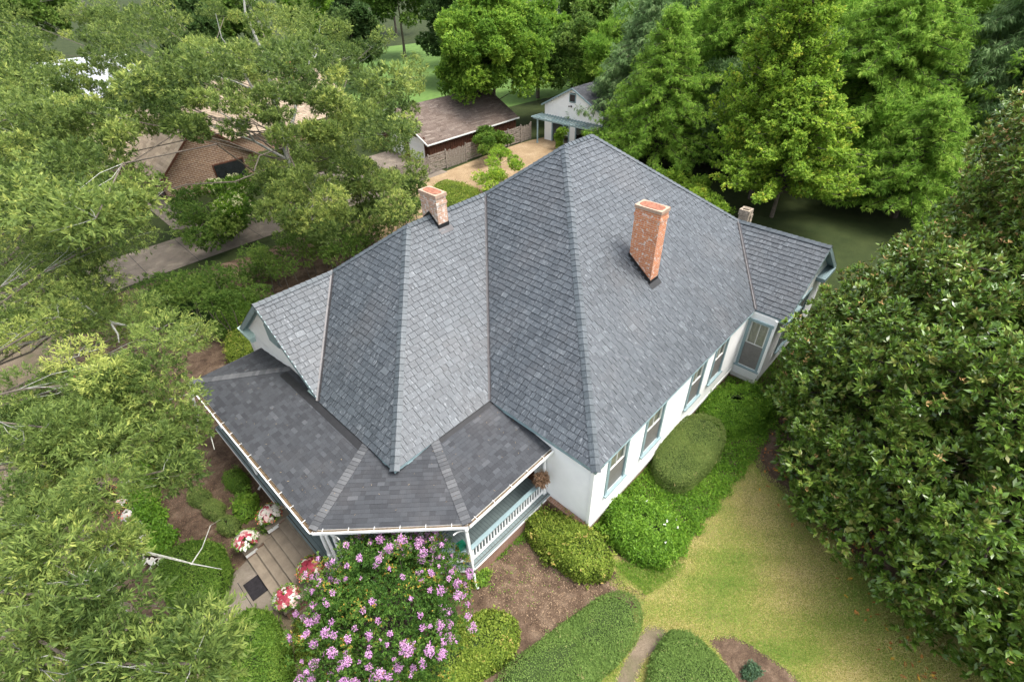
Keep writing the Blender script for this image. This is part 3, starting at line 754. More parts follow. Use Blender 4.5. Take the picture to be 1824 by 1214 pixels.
# posts
def post(x,y):
    m=MB(); z0=FZ
    m.box((x,y,z0+.35),(.14,.14,.7)); m.box((x,y,z0+2.2),(.14,.14,.36))
    m.lathe((x,y,z0+.7),[(.07,0),(.045,.04),(.07,.10),(.055,.18),(.068,.5),(.06,1.0),(.045,1.2),(.07,1.26),(.045,1.3),(.07,1.33)],12)
    return m
for x,y in ((.04,2.12),(-3.67,2.12),(-6.58,5.03),(-6.8,5.42),(-6.8,8.75),(-6.8,11.7),(-6.8,14.55)):
    o=post(x,y).build('porch_post',M_white,house)
    br=MB()
    for dx,dy in (((1,0),(-1,0)) if y<2.3 else ((0,1),(0,-1))):
        pts=[(x+dx*t*.5,y+dy*t*.5,3.18-.42*(1-t)**2) for t in (0,.25,.5,.75,1)]
        br.tube(pts,.022,5)
    br.build('bracket',M_white,o)
# downspouts
ds=MB(); ds.tube([(-7.0,10.9,3.4),(-6.98,10.9,3.2),(-6.9,10.95,3.0),(-6.9,11.0,1.2),(-6.9,11.0,.3),(-7.1,11.0,.12)],.045,8)
ds.build('downspout',M_whiteold,house)
ds=MB(); ds.tube([(-3.86,1.84,3.4),(-3.8,1.95,3.2),(-3.78,2.0,3.0),(-3.78,1.9,.9),(-3.8,1.84,.2),(-3.86,1.66,.08)],.045,8); ds.build('downspout',M_white,house)
ds=MB(); ds.tube([(-6.95,5.1,3.4),(-6.8,5.14,3.2),(-6.74,5.16,3.0),(-6.74,5.12,.2)],.05,8); ds.build('downspout',M_white,house)
# railings with single balusters
def railing(p,q):
    P_=Vector((*p,0)); Q_=Vector((*q,0)); m=MB()
    m.bar(P_+Vector((0,0,FZ+.80)),Q_+Vector((0,0,FZ+.80)),.15,.04,mi=0)
    top=m.build('railing',M_teal,house)
    m=MB(); m.bar(P_+Vector((0,0,FZ+.74)),Q_+Vector((0,0,FZ+.74)),.06,.08); m.bar(P_+Vector((0,0,FZ+.14)),Q_+Vector((0,0,FZ+.14)),.06,.08); m.build('rail',M_white,top)
    L=(Q_-P_).length; n=int(L/.135); bme=None
    for k in range(n):
        c=P_+(Q_-P_)*((k+.5)/n)
        if bme is None:
            b=MB(); b.box((0,0,0),(.042,.042,.54)); bme=b.mesh('baluster'); bme.materials.append(M_white)
        o=bpy.data.objects.new('baluster',bme); C.objects.link(o); o.parent=top; o.location=(c.x,c.y,FZ+.44); o.rotation_euler=(0,0,math.atan2((Q_-P_).y,(Q_-P_).x))
railing((-.03,2.12),(-3.60,2.12)); railing((-3.74,2.19),(-6.52,4.97)); railing((-6.8,8.82),(-6.8,11.63)); railing((-6.8,11.77),(-6.8,14.5))

# ------------------------------------------------------------------ porch things
rug=MB(); m_rug,nt,b=nodes('patterned_rug')
v=objco(nt); vo=nt.nodes.new('ShaderNodeTexVoronoi'); vo.inputs['Scale'].default_value=5; nt.links.new(v,vo.inputs['Vector'])
w_=nt.nodes.new('ShaderNodeTexWave'); w_.wave_type='RINGS'; w_.inputs['Scale'].default_value=3; w_.inputs['Distortion'].default_value=6; nt.links.new(v,w_.inputs['Vector'])
nt.links.new(mix(nt,ramp(nt,w_.outputs['Fac'],[(.35,(0,0,0)),(.5,(1,1,1))]),(.05,.075,.10),mix(nt,ramp(nt,vo.outputs['Distance'],[(.2,(0,0,0)),(.4,(1,1,1))]),(.30,.29,.25),(.20,.22,.22))),b.inputs['Base Color']); b.inputs['Roughness'].default_value=.95
rc=Vector((-4.35,4.0,FZ)); rz=math.radians(-45)
rug.box((rc.x-.25,rc.y+.22,FZ+.008),(2.6,1.15,.012),rz=rz)
o=rug.build('porch_rug',m_rug); tag(o,'faded blue and cream patterned rug on the porch floor','rug')
# wicker chair
def chair(loc,rz,label):
    t=empty('wicker_chair',loc,label,'chair',rz=rz)
    def w(p): return Matrix.Translation(loc)@Matrix.Rotation(rz,4,'Z')@Vector(p)
    Rm=Matrix.Rotation(rz,3,'Z')
    s=MB(); s.box(w((0,0,.42)),(.56,.54,.08),rot=Rm); s.box(w((0,.27,.3)),(.54,.02,.2),rot=Rm); s.build('seat',M_wicker,t)
    s=MB()
    for k in range(9):
        a=-.9+1.8*k/8; x=.30*math.sin(a); y=-.27+.07*(1-math.cos(a)); s.bar(w((x,y+.02,.44)),w((x*1.12,y-.10,.98-.10*abs(math.sin(a)))),.05,.015,up=Rm@Vector((0,1,0)))
    for z in (.55,.65,.75,.85,.93): s.tube([w((.34*math.sin(a),-.29-.0*z+.07*(1-math.cos(a))-(z-.44)*.2,z)) for a in np.linspace(-1,1,9)],.012,5)
    s.tube([w((.37*math.sin(a),-.38+.09*(1-math.cos(a)),.98-.10*abs(math.sin(a)))) for a in np.linspace(-1,1,9)],.028,6)
    s.build('backrest',M_wicker,t)
    for sx in (-1,1):
        s=MB(); s.tube([w((sx*.33,-.28,.66)),w((sx*.34,0,.68)),w((sx*.33,.26,.64)),w((sx*.29,.28,.42))],.032,6); s.build('armrest',M_wicker,t)
        for sy in (-1,1):
            s=MB(); s.tube([w((sx*.25,sy*.23,.40)),w((sx*.27,sy*.25,0))],.022,6); s.build('leg',M_wicker,t)
chair(Vector((-4.55,4.0,FZ+.016)),R(-40),'white wicker armchair on the patterned rug, seen between blossoms and roof')
chair(Vector((-5.6,5.5,FZ)),R(-70),'white wicker armchair on the bare porch boards behind the shaggy plant')
gbm=MB(); gbm.box((-3.78,2.36,FZ+.91),(.24,.24,.16),rz=R(-10)); gbm.box((-3.78,2.36,FZ+1.0),(.26,.26,.02),rz=R(-10)); o=gbm.build('storage_tin',M_green); tag(o,'green square box resting on the porch rail by the corner post','box')

# ------------------------------------------------------------------ foliage
def leafmesh(P,D,L,W,S=None,tone=None,cup=.0):
    """quads: P (n,3) base, D unit direction, L, W arrays"""
    n=len(P)
    if S is None:
        S=np.cross(D,rng.normal(size=(n,3))*.45+np.array([0,0,1.]));
    S/=np.linalg.norm(S,axis=1)[:,None]+1e-9
    L=np.broadcast_to(L,(n,)).reshape(-1,1); W=np.broadcast_to(W,(n,)).reshape(-1,1)
    v=np.empty((n,4,3),'f'); mid=P+D*L*.5
    nn=np.cross(S,D)
    v[:,0]=P; v[:,1]=mid+S*W*.5+nn*W*cup; v[:,2]=P+D*L; v[:,3]=mid-S*W*.5+nn*W*cup
    return v.reshape(-1,3)
def quadobj(name,v,tone,mat,parent=None):
    n=len(v)//4; me=bpy.data.meshes.new(name)
    me.vertices.add(4*n); me.vertices.foreach_set('co',v.astype('f').ravel())
    me.loops.add(4*n); me.loops.foreach_set('vertex_index',np.arange(4*n,dtype='i'))
    me.polygons.add(n); me.polygons.foreach_set('loop_start',np.arange(0,4*n,4,dtype='i')); me.polygons.foreach_set('loop_total',np.full(n,4,'i'))
    a=me.attributes.new('tone','FLOAT','FACE'); a.data.foreach_set('value',np.clip(tone,0,1).astype('f'))
    me.update(calc_edges=True)
    return link(name,me,mat,parent)
def unit(n):
    d=rng.normal(size=(n,3)); return d/np.linalg.norm(d,axis=1)[:,None]
def tufts(cen,rad,nt,per,L,W,flat=.6,up=.35,tspread=.06,droop=0,fillin=.35,tone0=None,hollow=True):
    """leaf sprigs in clumps: cen (k,3), rad (k,), nt sprigs a clump, per leaves a sprig"""
    k=len(cen); d=unit(k*nt); c=np.repeat(cen,nt,0); r=np.repeat(rad,nt)
    q=rng.random(k*nt)**(1/3) if not hollow else fillin+(1-fillin)*rng.random(k*nt)**.6
    sp=c+d*(r*q)[:,None]*np.array([1,1,flat])
    ctone=np.repeat(rng.normal(0,.13,k) if tone0 is None else tone0,nt)+rng.normal(0,.12,k*nt)
    ax=d*np.array([1,1,.6])+np.array([0,0,up])+rng.normal(0,.35,(k*nt,3)); ax[:,2]-=droop; ax/=np.linalg.norm(ax,axis=1)[:,None]
    m=k*nt*per; P=np.repeat(sp,per,0); A=np.repeat(ax,per,0)
    ld=unit(m)*.8+A*.85; ld[:,2]-=droop*.6; ld/=np.linalg.norm(ld,axis=1)[:,None]
    P=P+A*(rng.random(m)*tspread*2.5)[:,None]
    Ls=L*rng.uniform(.65,1.25,m); Ws=W*rng.uniform(.7,1.25,m)
    return leafmesh(P,ld,Ls,Ws), .5+np.repeat(ctone,per)+rng.normal(0,.12,m)
def branch_mesh(mb,a,b,r0,r1,sag=.0,n=5,seg=5,wob=.12,mi=0):
    a=Vector(a); b=Vector(b); L=(b-a).length; pts=[]; rr=[]
    for i in range(n+1):
        t=i/n; p=a.lerp(b,t)+Vector((0,0,1))*(math.sin(math.pi*t)*sag*L)
        if 0<i<n: p+=Vector((random.gauss(0,1),random.gauss(0,1),random.gauss(0,.6)))*wob*L/n
        pts.append(p); rr.append(r0+(r1-r0)*t)
    mb.tube(pts,rr,seg,cap=False,mi=mi); return pts
def make_tree(name,label,cat,base,h,tr,cen,rad,leafargs,mat,bark,group=None,twigs=2,lowfork=.25,barelimbs=(),trunktop=.8,lean=(0,0),nobranch=False,limbstep=2,paletwig=False):
    base=Vector((base[0],base[1],0))
    t=empty(name,base,label,cat,group)
    mb=MB(); top=base+Vector((lean[0],lean[1],h*trunktop))
    K=8; tp=[]; 
    for i in range(K+1):
        s=i/K; tp.append(base.lerp(top,s)+(Vector((random.gauss(0,.08),random.gauss(0,.08),0))*h*.03 if 0<i<K else Vector()))
    mb.tube([tp[0]-Vector((0,0,.1))]+tp,[tr*1.5]+[tr*(1-.85*(i/K)) for i in range(K+1)],9)
    if not nobranch:
        for ci,(c,r) in enumerate(zip(cen,rad)):
            if ci%limbstep: continue
            c=Vector([float(q) for q in c]); dxy=math.hypot(c.x-base.x,c.y-base.y)
            zf=min(max(c.z-dxy*.45,h*lowfork)+random.uniform(-.1,.22)*h,h*trunktop*.97); s=zf/(h*trunktop); i=min(int(s*K),K-1); st_=tp[i].lerp(tp[i+1],s*K-i)
            br=max(.015,tr*(1-.8*s)*.28)
            pts=branch_mesh(mb,st_,c,br,.02,.03,5,5)
            for _ in range(twigs):
                d=Vector(unit(1)[0]); d.z=abs(d.z)*.6; branch_mesh(mb,pts[-2] if random.random()<.5 else c,c+d*float(r)*.95,.011,.003,0,3,3,mi=1 if paletwig else 0)
    for pl_,r_0 in barelimbs:
        mb.tube([Vector(p) for p in pl_],[r_0*(1-(.8 if r_0<.2 or len(pl_)!=5 else .55)*i/(len(pl_)-1)) for i in range(len(pl_))],6,mi=1)
    mb.build('trunk',[bark,M_palebark],t)
    v,to=tufts(np.array(cen),np.array(rad),**leafargs)
    quadobj('crown',v,to,mat,t)
    return t
def shell(c,r,n,sr,lo=.55,zmin=-.4,minz=.8):
    """n clump centres in the outer part of an ellipsoid"""
    out=[]
    while len(out)<n:
        d=unit(1)[0]
        if d[2]<zmin: continue
        q=lo+(1-lo)*rng.random()
        p=np.array(c)+d*q*np.array(r)
        if p[2]>minz: out.append(p)
    return np.array(out),rng.uniform(sr*.7,sr*1.3,n)
def inside(px_,poly):
    x,y=px_; c=False
    for i in range(len(poly)):
        x0,y0=poly[i]; x1,y1=poly[i-1]
        if (y0>y)!=(y1>y) and x<(x1-x0)*(y-y0)/(y1-y0)+x0: c=not c
    return c
def fill(poly,z0,z1,n,sr):
    """clump centres whose sight lines fall in a surveyed outline, between two heights"""
    xs=[p[0] for p in poly]; ys=[p[1] for p in poly]; out=[]; g=0
    while len(out)<n and g<n*200:
        g+=1; q=(rng.uniform(min(xs),max(xs)),rng.uniform(min(ys),max(ys)))
        if inside(q,poly): out.append(at(q[0],q[1],rng.uniform(z0,z1)))
    return np.array(out),rng.uniform(sr*.7,sr*1.3,len(out))

def shrub(name,label,cat,outline,h,mat,leaf=.05,wid=.028,dens=900,p=4.0,group=None,zb=0,rough=.06,core=None,tonev=.12,extra=None,stand=.06,pxs=True,fuzz=.5):
    """clipped or rounded bush: a star-shaped body with a coat of leaves. outline = photo outline or world points"""
    Z=h*.55
    O=np.array([at(x,y,Z)[:2] if pxs else (x,y) for x,y in outline])
    O=np.concatenate([O*(1-k/8)+np.roll(O,-1,0)*(k/8) for k in range(8)])
    c=O.mean(0); ang=np.arctan2(O[:,1]-c[1],O[:,0]-c[0]); rad=np.hypot(*(O-c).T); o_=np.argsort(ang); ang=ang[o_]; rad=rad[o_]
    aa=np.concatenate([ang-2*np.pi,ang,ang+2*np.pi]); rr=np.tile(rad,3)
    g=np.linspace(-np.pi,np.pi,73)[:-1]; R0=np.interp(g,aa,rr)
    for _ in range(3): R0=(np.roll(R0,1)+R0*2+np.roll(R0,-1))/4
    def Rf(t): return np.interp((t+np.pi)%(2*np.pi)-np.pi,np.append(g,np.pi),np.append(R0,R0[0]))
    nz=[(rng.normal(size=3)*2.2,rng.random()*6) for _ in range(5)]
    def bumpf(x,y,z): return sum(np.sin(a[0]*x+a[1]*y+a[2]*z+b) for a,b in nz)/5
    def surf(t,ph,sc=1.0):
        rho=np.abs(np.cos(ph))**(2/p)*sc; zz=h*np.abs(np.sin(ph))**(2/p)*sc
        x=c[0]+rho*Rf(t)*np.cos(t); y=c[1]+rho*Rf(t)*np.sin(t)
        b=rough*bumpf(x,y,zz)*3
        return np.stack([x+np.cos(t)*b*.6,y+np.sin(t)*b*.6,zb+zz*(1+b*.5)],-1)
    root=empty(name,(c[0],c[1],zb),label,cat,group)
    # body
    T=np.linspace(0,2*np.pi,29)[:-1]; PH=np.linspace(0,np.pi/2,9); mb=MB()
    for i in range(28):
        for j in range(8):
            tt=np.array([T[i],T[(i+1)%28],T[(i+1)%28],T[i]]); pp=np.array([PH[j],PH[j],PH[j+1],PH[j+1]])
            mb.poly(surf(tt,pp,.94-stand),.25)
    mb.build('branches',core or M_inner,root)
    area=2*np.pi*R0.mean()*h+np.pi*R0.mean()**2; n=int(area*dens*1.25)
    # sample (rejection on area by finite differences)
    t=rng.uniform(0,2*np.pi,n); ntop=int(n*R0.mean()/(R0.mean()+2*h)*1.15); ph=np.empty(n)
    ph[:ntop]=np.arccos(np.clip(np.sqrt(rng.random(ntop)),0,1)**(p/2)); ph[ntop:]=np.arcsin(np.clip(rng.random(n-ntop),0,1)**(p/2))
    s0=surf(t,ph); e=4e-3; php=np.clip(ph+e,0,np.pi/2); phm=np.clip(ph-e,0,np.pi/2)
    dt=surf(t+e,ph)-s0; dp=surf(t,php)-surf(t,phm); nr=np.cross(dt,dp); ln=np.linalg.norm(nr,axis=1); nr/=ln[:,None]+1e-15; nr[ln<1e-12]=(0,0,1); nr[nr[:,2]<-.2]*=-1
    m=len(s0); d=nr*.22+unit(m)*(fuzz+.45); d[:,2]+=.05; d/=np.linalg.norm(d,axis=1)[:,None]
    hole=bumpf(s0[:,0]*3.1+1,s0[:,1]*3.1,s0[:,2]*3.1)+.35*bumpf(s0[:,0]*9,s0[:,1]*9,s0[:,2]*9); kp=(hole<.62)|(rng.random(m)<.25)
    s0=s0[kp]; nr=nr[kp]; d=d[kp]; m=len(s0)
    P=s0-nr*(rng.random(m)*stand*1.2)[:,None]
    to=.5+tonev*bumpf(s0[:,0]*2,s0[:,1]*2,s0[:,2]*2)*1.6+rng.normal(0,.17,m)
    v=leafmesh(P,d,leaf*1.15*rng.uniform(.6,1.3,m),wid*1.35*rng.uniform(.7,1.3,m),S=np.cross(d,nr)+unit(m)*.45)
    ns=int(area*7); si=rng.integers(0,m,ns); q=s0[si]+nr[si]*.015; sv,sto=tufts(q,np.full(ns,leaf*.9),3,6,leaf*1.3,wid*1.2,flat=1,up=.6,tspread=leaf)
    v=np.concatenate([v,sv]); to=np.concatenate([to,sto+.12])
    quadobj('foliage',v,to,mat,root)
    if extra: extra(root,surf,Rf,c)
    return root

# ------------------------------------------------------------------ front steps and planters
M_riser=plain('shade_tinted_riser',(.10,.082,.06),.9,.3,3,.2)  # concrete painted darker, standing in for the shade on the risers
stp=empty('front_steps',(-7.8,7.15,0),'worn concrete front steps with low cheek walls leading up to the porch','steps')
for k in range(5):
    zt=.9-.15*(k+1) if k else .75
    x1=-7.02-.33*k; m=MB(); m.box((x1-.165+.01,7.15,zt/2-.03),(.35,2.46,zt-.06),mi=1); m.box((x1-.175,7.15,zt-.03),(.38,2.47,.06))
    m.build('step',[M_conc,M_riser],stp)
m=MB(); m.box((-6.95,7.15,.44),(.3,2.5,.9)); m.build('landing',M_conc,stp)
for y0 in (8.62,5.68):
    m=MB(); m.box((-7.30,y0,.42),(.78,.44,.84)); m.box((-8.18,y0,.20),(1.0,.44,.42)); w=m.build('cheek_wall',M_brickfound,stp)
    m=MB(); m.box((-7.32,y0,.87),(.88,.52,.07)); m.box((-8.22,y0,.44),(1.0,.52,.07)); m.build('coping',M_conc,w)
    m=MB(); s=-1 if y0>7 else 1; m.box((-7.55,y0+s*.232,.72),(.42,.03,.16)); m.box((-8.5,y0+s*.232,.3),(.42,.03,.14)); m.build('white_edging',M_whiteold,w)
m=MB(); m.box((-8.95,7.28,.03),(.56,.78,.02),rz=.0); o=m.build('door_mat',M_rubber); tag(o,'black rubber doormat lying at the foot of the front steps','mat')

def heart(mb,c,n,d,s,tone):
    """a broad arrow-shaped caladium leaf"""
    n=Vector(n).normalized(); d=(Vector(d)-n*Vector(d).dot(n)).normalized(); e=n.cross(d); c=Vector(c)
    out=[(0,-.15),(.35,-.42),(.52,-.05),(.34,.42),(0,.85),(-.34,.42),(-.52,-.05),(-.35,-.42)]
    pts=[c+(d*b+e*a)*s+n*(-.25*s*(a*a)*2-.22*s*b*b) for a,b in out]
    ctr=c+n*.03*s
    for i in range(8): mb.poly([ctr,pts[i],pts[(i+1)%8]],tone)
def caladium(root,c,rad,h,nl,redfrac,size):
    w=MB(); r=MB(); st=MB()
    for k in range(nl):
        a=random.uniform(0,6.28); q=math.sqrt(random.random()); rr=rad*q
        p=Vector((c[0]+rr*math.cos(a),c[1]+rr*math.sin(a),c[2]+h*(1-.6*q*q)+random.uniform(-.04,.04)))
        n=Vector((math.cos(a)*q*.9,math.sin(a)*q*.9,1)); d=Vector((math.cos(a),math.sin(a),-.3))
        inner=random.random()<redfrac*(1.5-q)
        heart(r if inner else w,p,n,d,size*random.uniform(.7,1.2),random.random())
        st.tube([(c[0]+rr*.2*math.cos(a),c[1]+rr*.2*math.sin(a),c[2]),p],.006,3)
    if w.f: w.build('white_leaf',L_calw,root)
    if r.f: r.build('red_leaf',L_calr,root)
    st.build('stalk',L_rose,root)
def planter(x,y,z,label,redfrac,flowers,trail,size=.165):
    t=empty('flower_planter',(x,y,z),label,'planter','caladium planters on the step walls')
    m=MB(); m.lathe((x,y,z),[(.13,0),(.20,.05),(.26,.16),(.29,.24),(.27,.24),(.25,.20)],16); m.build('bowl',M_pot,t)
    caladium(t,(x,y,z+.2),.38,.36,85,redfrac,size)
    P=np.array([x,y,z+.3])+unit(500)*np.array([.42,.42,.2]); d=unit(500); d[:,2]=abs(d[:,2])
    quadobj('foliage',leafmesh(P,d,.07*rng.uniform(.6,1.3,500),.035),rng.random(500),L_ivy,t)
    if flowers:
        n=70; a=rng.uniform(0,6.28,n); P=np.stack([x+.44*np.cos(a)*rng.uniform(.8,1.1,n),y+.44*np.sin(a)*rng.uniform(.8,1.1,n),z+.28+.1*rng.random(n)],1)
        quadobj('flower',leafmesh(P,unit(n),.05,.05),rng.random(n),L_orange,t)
    if trail:
        n=700; s=rng.random(n); P=np.stack([x+trail[0]*(.3+.2*s)+rng.normal(0,.10,n),y+trail[1]*(.3+.2*s)+rng.normal(0,.10,n),z+.2-.6*s],1); d=unit(n); d[:,2]-=.5; d/=np.linalg.norm(d,axis=1)[:,None]
        quadobj('trailing_vine',leafmesh(P,d,.07,.04),rng.random(n),L_box,t)
planter(-7.42,8.66,.905,'planter of mixed red and white caladiums on the upper house-side step wall beside the eave',.45,True,(-.7,.1))
planter(-8.45,8.66,.475,'planter of mostly white caladiums with red centre on the lower step wall by the mulch',.25,False,(.1,.4))
planter(-7.45,5.72,.905,'planter of mostly deep red caladiums on the step wall next to the lilac blossoms',.75,True,(.3,-.5))
planter(-8.42,5.70,.475,'planter of white and red caladiums by the doormat on the lowest step wall',.45,False,None)
# shaggy plant in a pot on the porch
t=empty('potted_plant',(-6.0,4.9,FZ),'spiky green potted plant on the porch by the double column','plant')
m=MB(); m.lathe((-6.0,4.9,FZ),[(.14,0),(.2,.3),(.22,.34),(.19,.32)],14); m.build('pot',M_pot,t)
n=260; a=rng.uniform(0,6.28,n); d=np.stack([np.cos(a),np.sin(a),rng.uniform(.1,1.2,n)],1); d/=np.linalg.norm(d,axis=1)[:,None]
quadobj('foliage',leafmesh(np.tile([-6.0,4.9,FZ+.34],(n,1)),d,.7*rng.uniform(.6,1.1,n),.04),rng.random(n),L_box,t)
# dried wreath like basket on the wall post
t=empty('dried_basket',(-.28,2.0,2.0),'brown dried basket of twigs hanging at the railing end by the white wall','basket')
v,to=tufts(np.array([[-.30,1.98,2.2],[-.28,2.02,2.0],[-.22,2.0,2.1]]),np.array([.16,.17,.15]),90,7,.08,.035,flat=.9)
quadobj('twigs',v,to,leaf_mat('dried_brown_leaf',[(0,(.16,.09,.05)),(1,(.42,.28,.18))],.9,.1),t)
m=MB(); m.lathe((-.28,2.0,1.82),[(.08,0),(.15,.1),(.16,.22),(.13,.2)],12); m.build('bowl',M_mulchbark,t)

# ------------------------------------------------------------------ neighbouring buildings
def slabroof(mb,dk,poly,**k): cover(mb,dk,poly,**k)
M_tan=shingle_mat('tan_shingle',[(0,(.19,.145,.10)),(.5,(.27,.21,.15)),(1,(.36,.29,.21))],(.36,.30,.23),.9,.2,.2,20)
M_oldroof=shingle_mat('old_brown_shingle',[(0,(.085,.062,.05)),(.5,(.125,.095,.078)),(1,(.19,.155,.13))],(.26,.22,.19),.9,.2,.6,8)
# brown garage behind the fence
gx0,gx1=22.0,35.2; gy0,gym,gy1=35.9,41.0,46.0; ge0,gr0=1.95,4.5
bg_=empty('brown_garage',(28,41,0),'long low brown garage with faded shingle roof and white roller doors behind the fence','garage')
m=MB(); dk=MB()
cover(m,dk,[(gx0,gy0,ge0),(gx1,gy0,ge0),(gx1,gym,gr0),(gx0,gym,gr0)],.18,.3,1.0,.012,.006,.003,.04,1,seed=90,tonef=lambda r:min(1,max(0,r.gauss(.45,.2))))
cover(m,dk,[(gx1,gy1,ge0),(gx0,gy1,ge0),(gx0,gym,gr0),(gx1,gym,gr0)],.18,.5,1.0,.012,.006,.003,.04,1,seed=91)
rf=m.build('roof',M_oldroof,bg_); dk.build('roof_deck',M_deck,rf)
m=MB(); m.bar((gx0,gy0-.04,ge0-.05),(gx1,gy0-.04,ge0-.05),.08,.12); m.bar((gx0,gy0-.02,ge0-.02),(gx0,gym,gr0-.02),.08,.14); m.bar((gx0,gy1,ge0-.02),(gx0,gym,gr0-.02),.08,.14); m.build('eave_board',M_whiteold,rf)
m=MB(); m.poly([(gx0+.5,gy0+.3,0),(gx1-.2,gy0+.3,0),(gx1-.2,gy0+.3,ge0),(gx0+.5,gy0+.3,ge0)])
m.poly([(gx0+.5,gy1-.3,0),(gx0+.5,gy1-.3,ge0+.1),(gx0+.5,gym,gr0-.05),(gx0+.5,gy0+.3,ge0+.1),(gx0+.5,gy0+.3,0)])
m.poly([(gx1-.2,gy0+.3,0),(gx1-.2,gy0+.3,ge0+.1),(gx1-.2,gym,gr0-.05),(gx1-.2,gy1-.3,ge0),(gx1-.2,gy1-.3,0)]); m.poly([(gx0+.5,gy1-.3,0),(gx1-.2,gy1-.3,0),(gx1-.2,gy1-.3,ge0),(gx0+.5,gy1-.3,ge0)])
x=gx0+.5
while x<gx1-.3:
    m.box((x,gy0+.28,ge0/2),(.05,.05,ge0-.05)); x+=.3
m.build('wall',M_brownw,bg_)
for y in (38.1,41.3):
    m=MB()
    for k in range(5): m.box((gx0+.42,y,.24+.45*k),(.05,2.6,.43))
    d=m.build('garage_door',M_white,bg_)
    m=MB(); m.bar((gx0+.38,y-1.38,0),(gx0+.38,y-1.38,2.4),.16,.12); m.bar((gx0+.38,y+1.38,0),(gx0+.38,y+1.38,2.4),.16,.12); m.bar((gx0+.38,y-1.4,2.38),(gx0+.38,y+1.4,2.38),.12,.16); m.build('door_frame',M_brownw,d)
# white garage with pergola
wx=35.9; y0,y1,ymid=25.1,32.7,29.0; e1,rz1=3.75,5.65
wg=empty('white_garage',(39,29,0),'white clapboard two-bay garage with a pergola across its front','garage')
m=MB(); L=y1-y0
siding(m,(wx,y1),(wx,y0),0,e1,(-1,0),[(1.1,3.4,-.1,2.3),(4.3,6.6,-.1,2.3)],e=.16)
siding(m,(wx,y1),(wx,y0),e1,rz1,(-1,0),[(3.35,4.05,4.35,5.05)],e=.16,top=lambda z:((y1-ymid)*(z-e1)/(rz1-e1),L-(ymid-y0)*(z-e1)/(rz1-e1)))
siding(m,(wx,y0),(wx+7,y0),0,e1,(0,-1),e=.16); siding(m,(wx+7,y1),(wx,y1),0,e1,(0,1),e=.16); siding(m,(wx+7,y0),(wx+7,y1),0,e1,(1,0),e=.16)
m.build('wall',M_white,wg)
for yy in ((y1-1.1,y1-3.4),(y1-4.3,y1-6.6)):
    m=MB(); 
    for q in yy: m.bar((wx-.03,q,0),(wx-.03,q,2.3),.12,.1,up=(1,0,0))
    m.bar((wx-.03,yy[0],2.32),(wx-.03,yy[1],2.32),.12,.1); m.build('door_frame',M_teal,wg)
m=MB(); dk=MB()
for f in ([(wx+7.2,y0-.3,e1-.1),(wx-.25,y0-.3,e1-.1),(wx-.25,ymid,rz1+.05),(wx+7.2,ymid,rz1+.05)],[(wx-.25,y1+.3,e1-.1),(wx+7.2,y1+.3,e1-.1),(wx+7.2,ymid,rz1+.05),(wx-.25,ymid,rz1+.05)]):
    cover(m,dk,f,.2,.3,.6,.012,.006,.003,.04,1,seed=95)
rf=m.build('roof',M_asph,wg); dk.build('roof_deck',M_deck,rf)
m=MB(); m.bar((wx-.25,y0-.3,e1-.18),(wx-.25,ymid,rz1-.03),.06,.16); m.bar((wx-.25,y1+.3,e1-.18),(wx-.25,ymid,rz1-.03),.06,.16); m.build('rake_board',M_teal,rf)
m=MB(); m.box((wx-.03,ymid,4.7),(.06,.85,.85)); w=m.build('window',M_teal,wg); m=MB(); m.box((wx-.065,ymid,4.7),(.02,.65,.65)); m.build('glass',M_darkgl,w)
m=MB(); m.box((wx-.12,ymid+.1,3.95),(.2,.1,.08)); m.lathe((wx-.25,ymid+.25,3.85),[(.03,0),(.08,.02),(.08,.12)],8); m.lathe((wx-.25,ymid-.05,3.85),[(.03,0),(.08,.02),(.08,.12)],8); m.build('flood_light',M_pot,wg)
m=MB(); m.box((wx+3.4,y0+2,.02),(6.8,.02,.02)); m.box((wx+6.9,(y0+y1)/2,1.6),(.1,L-.3,3.2)); m.box((wx+3.5,(y0+y1)/2,3.0),(6.8,L-.3,.06)); m.build('room',M_room,wg)
m=MB(); m.box((wx+3.4,(y0+y1)/2,.03),(6.8,L-.3,.03)); m.build('floor_slab',M_conc,wg)
pg=[]
m=MB(); m.bar((34.35,y1+.35,2.52),(34.35,y0+.1,2.52),.1,.16); m.bar((wx-.06,y1+.35,2.56),(wx-.06,y0,2.56),.06,.16); pgo=m.build('pergola_beam',M_teal,wg)
for k in range(21):
    yy=y1+.3-(L+.1)*k/20; m=MB(); m.bar((34.0,yy,2.68),(wx-.05,yy,2.68),.035,.10); m.build('rafter',M_teal,pgo)
for yy in (y1-.3,y1-3.85,y0+.6):
    m=MB(); m.bar((34.35,yy,0),(34.35,yy,2.45),.11,.11,up=(1,0,0)); m.box((34.35,yy,.06),(.18,.18,.12)); m.build('pergola_post',M_teal,wg)
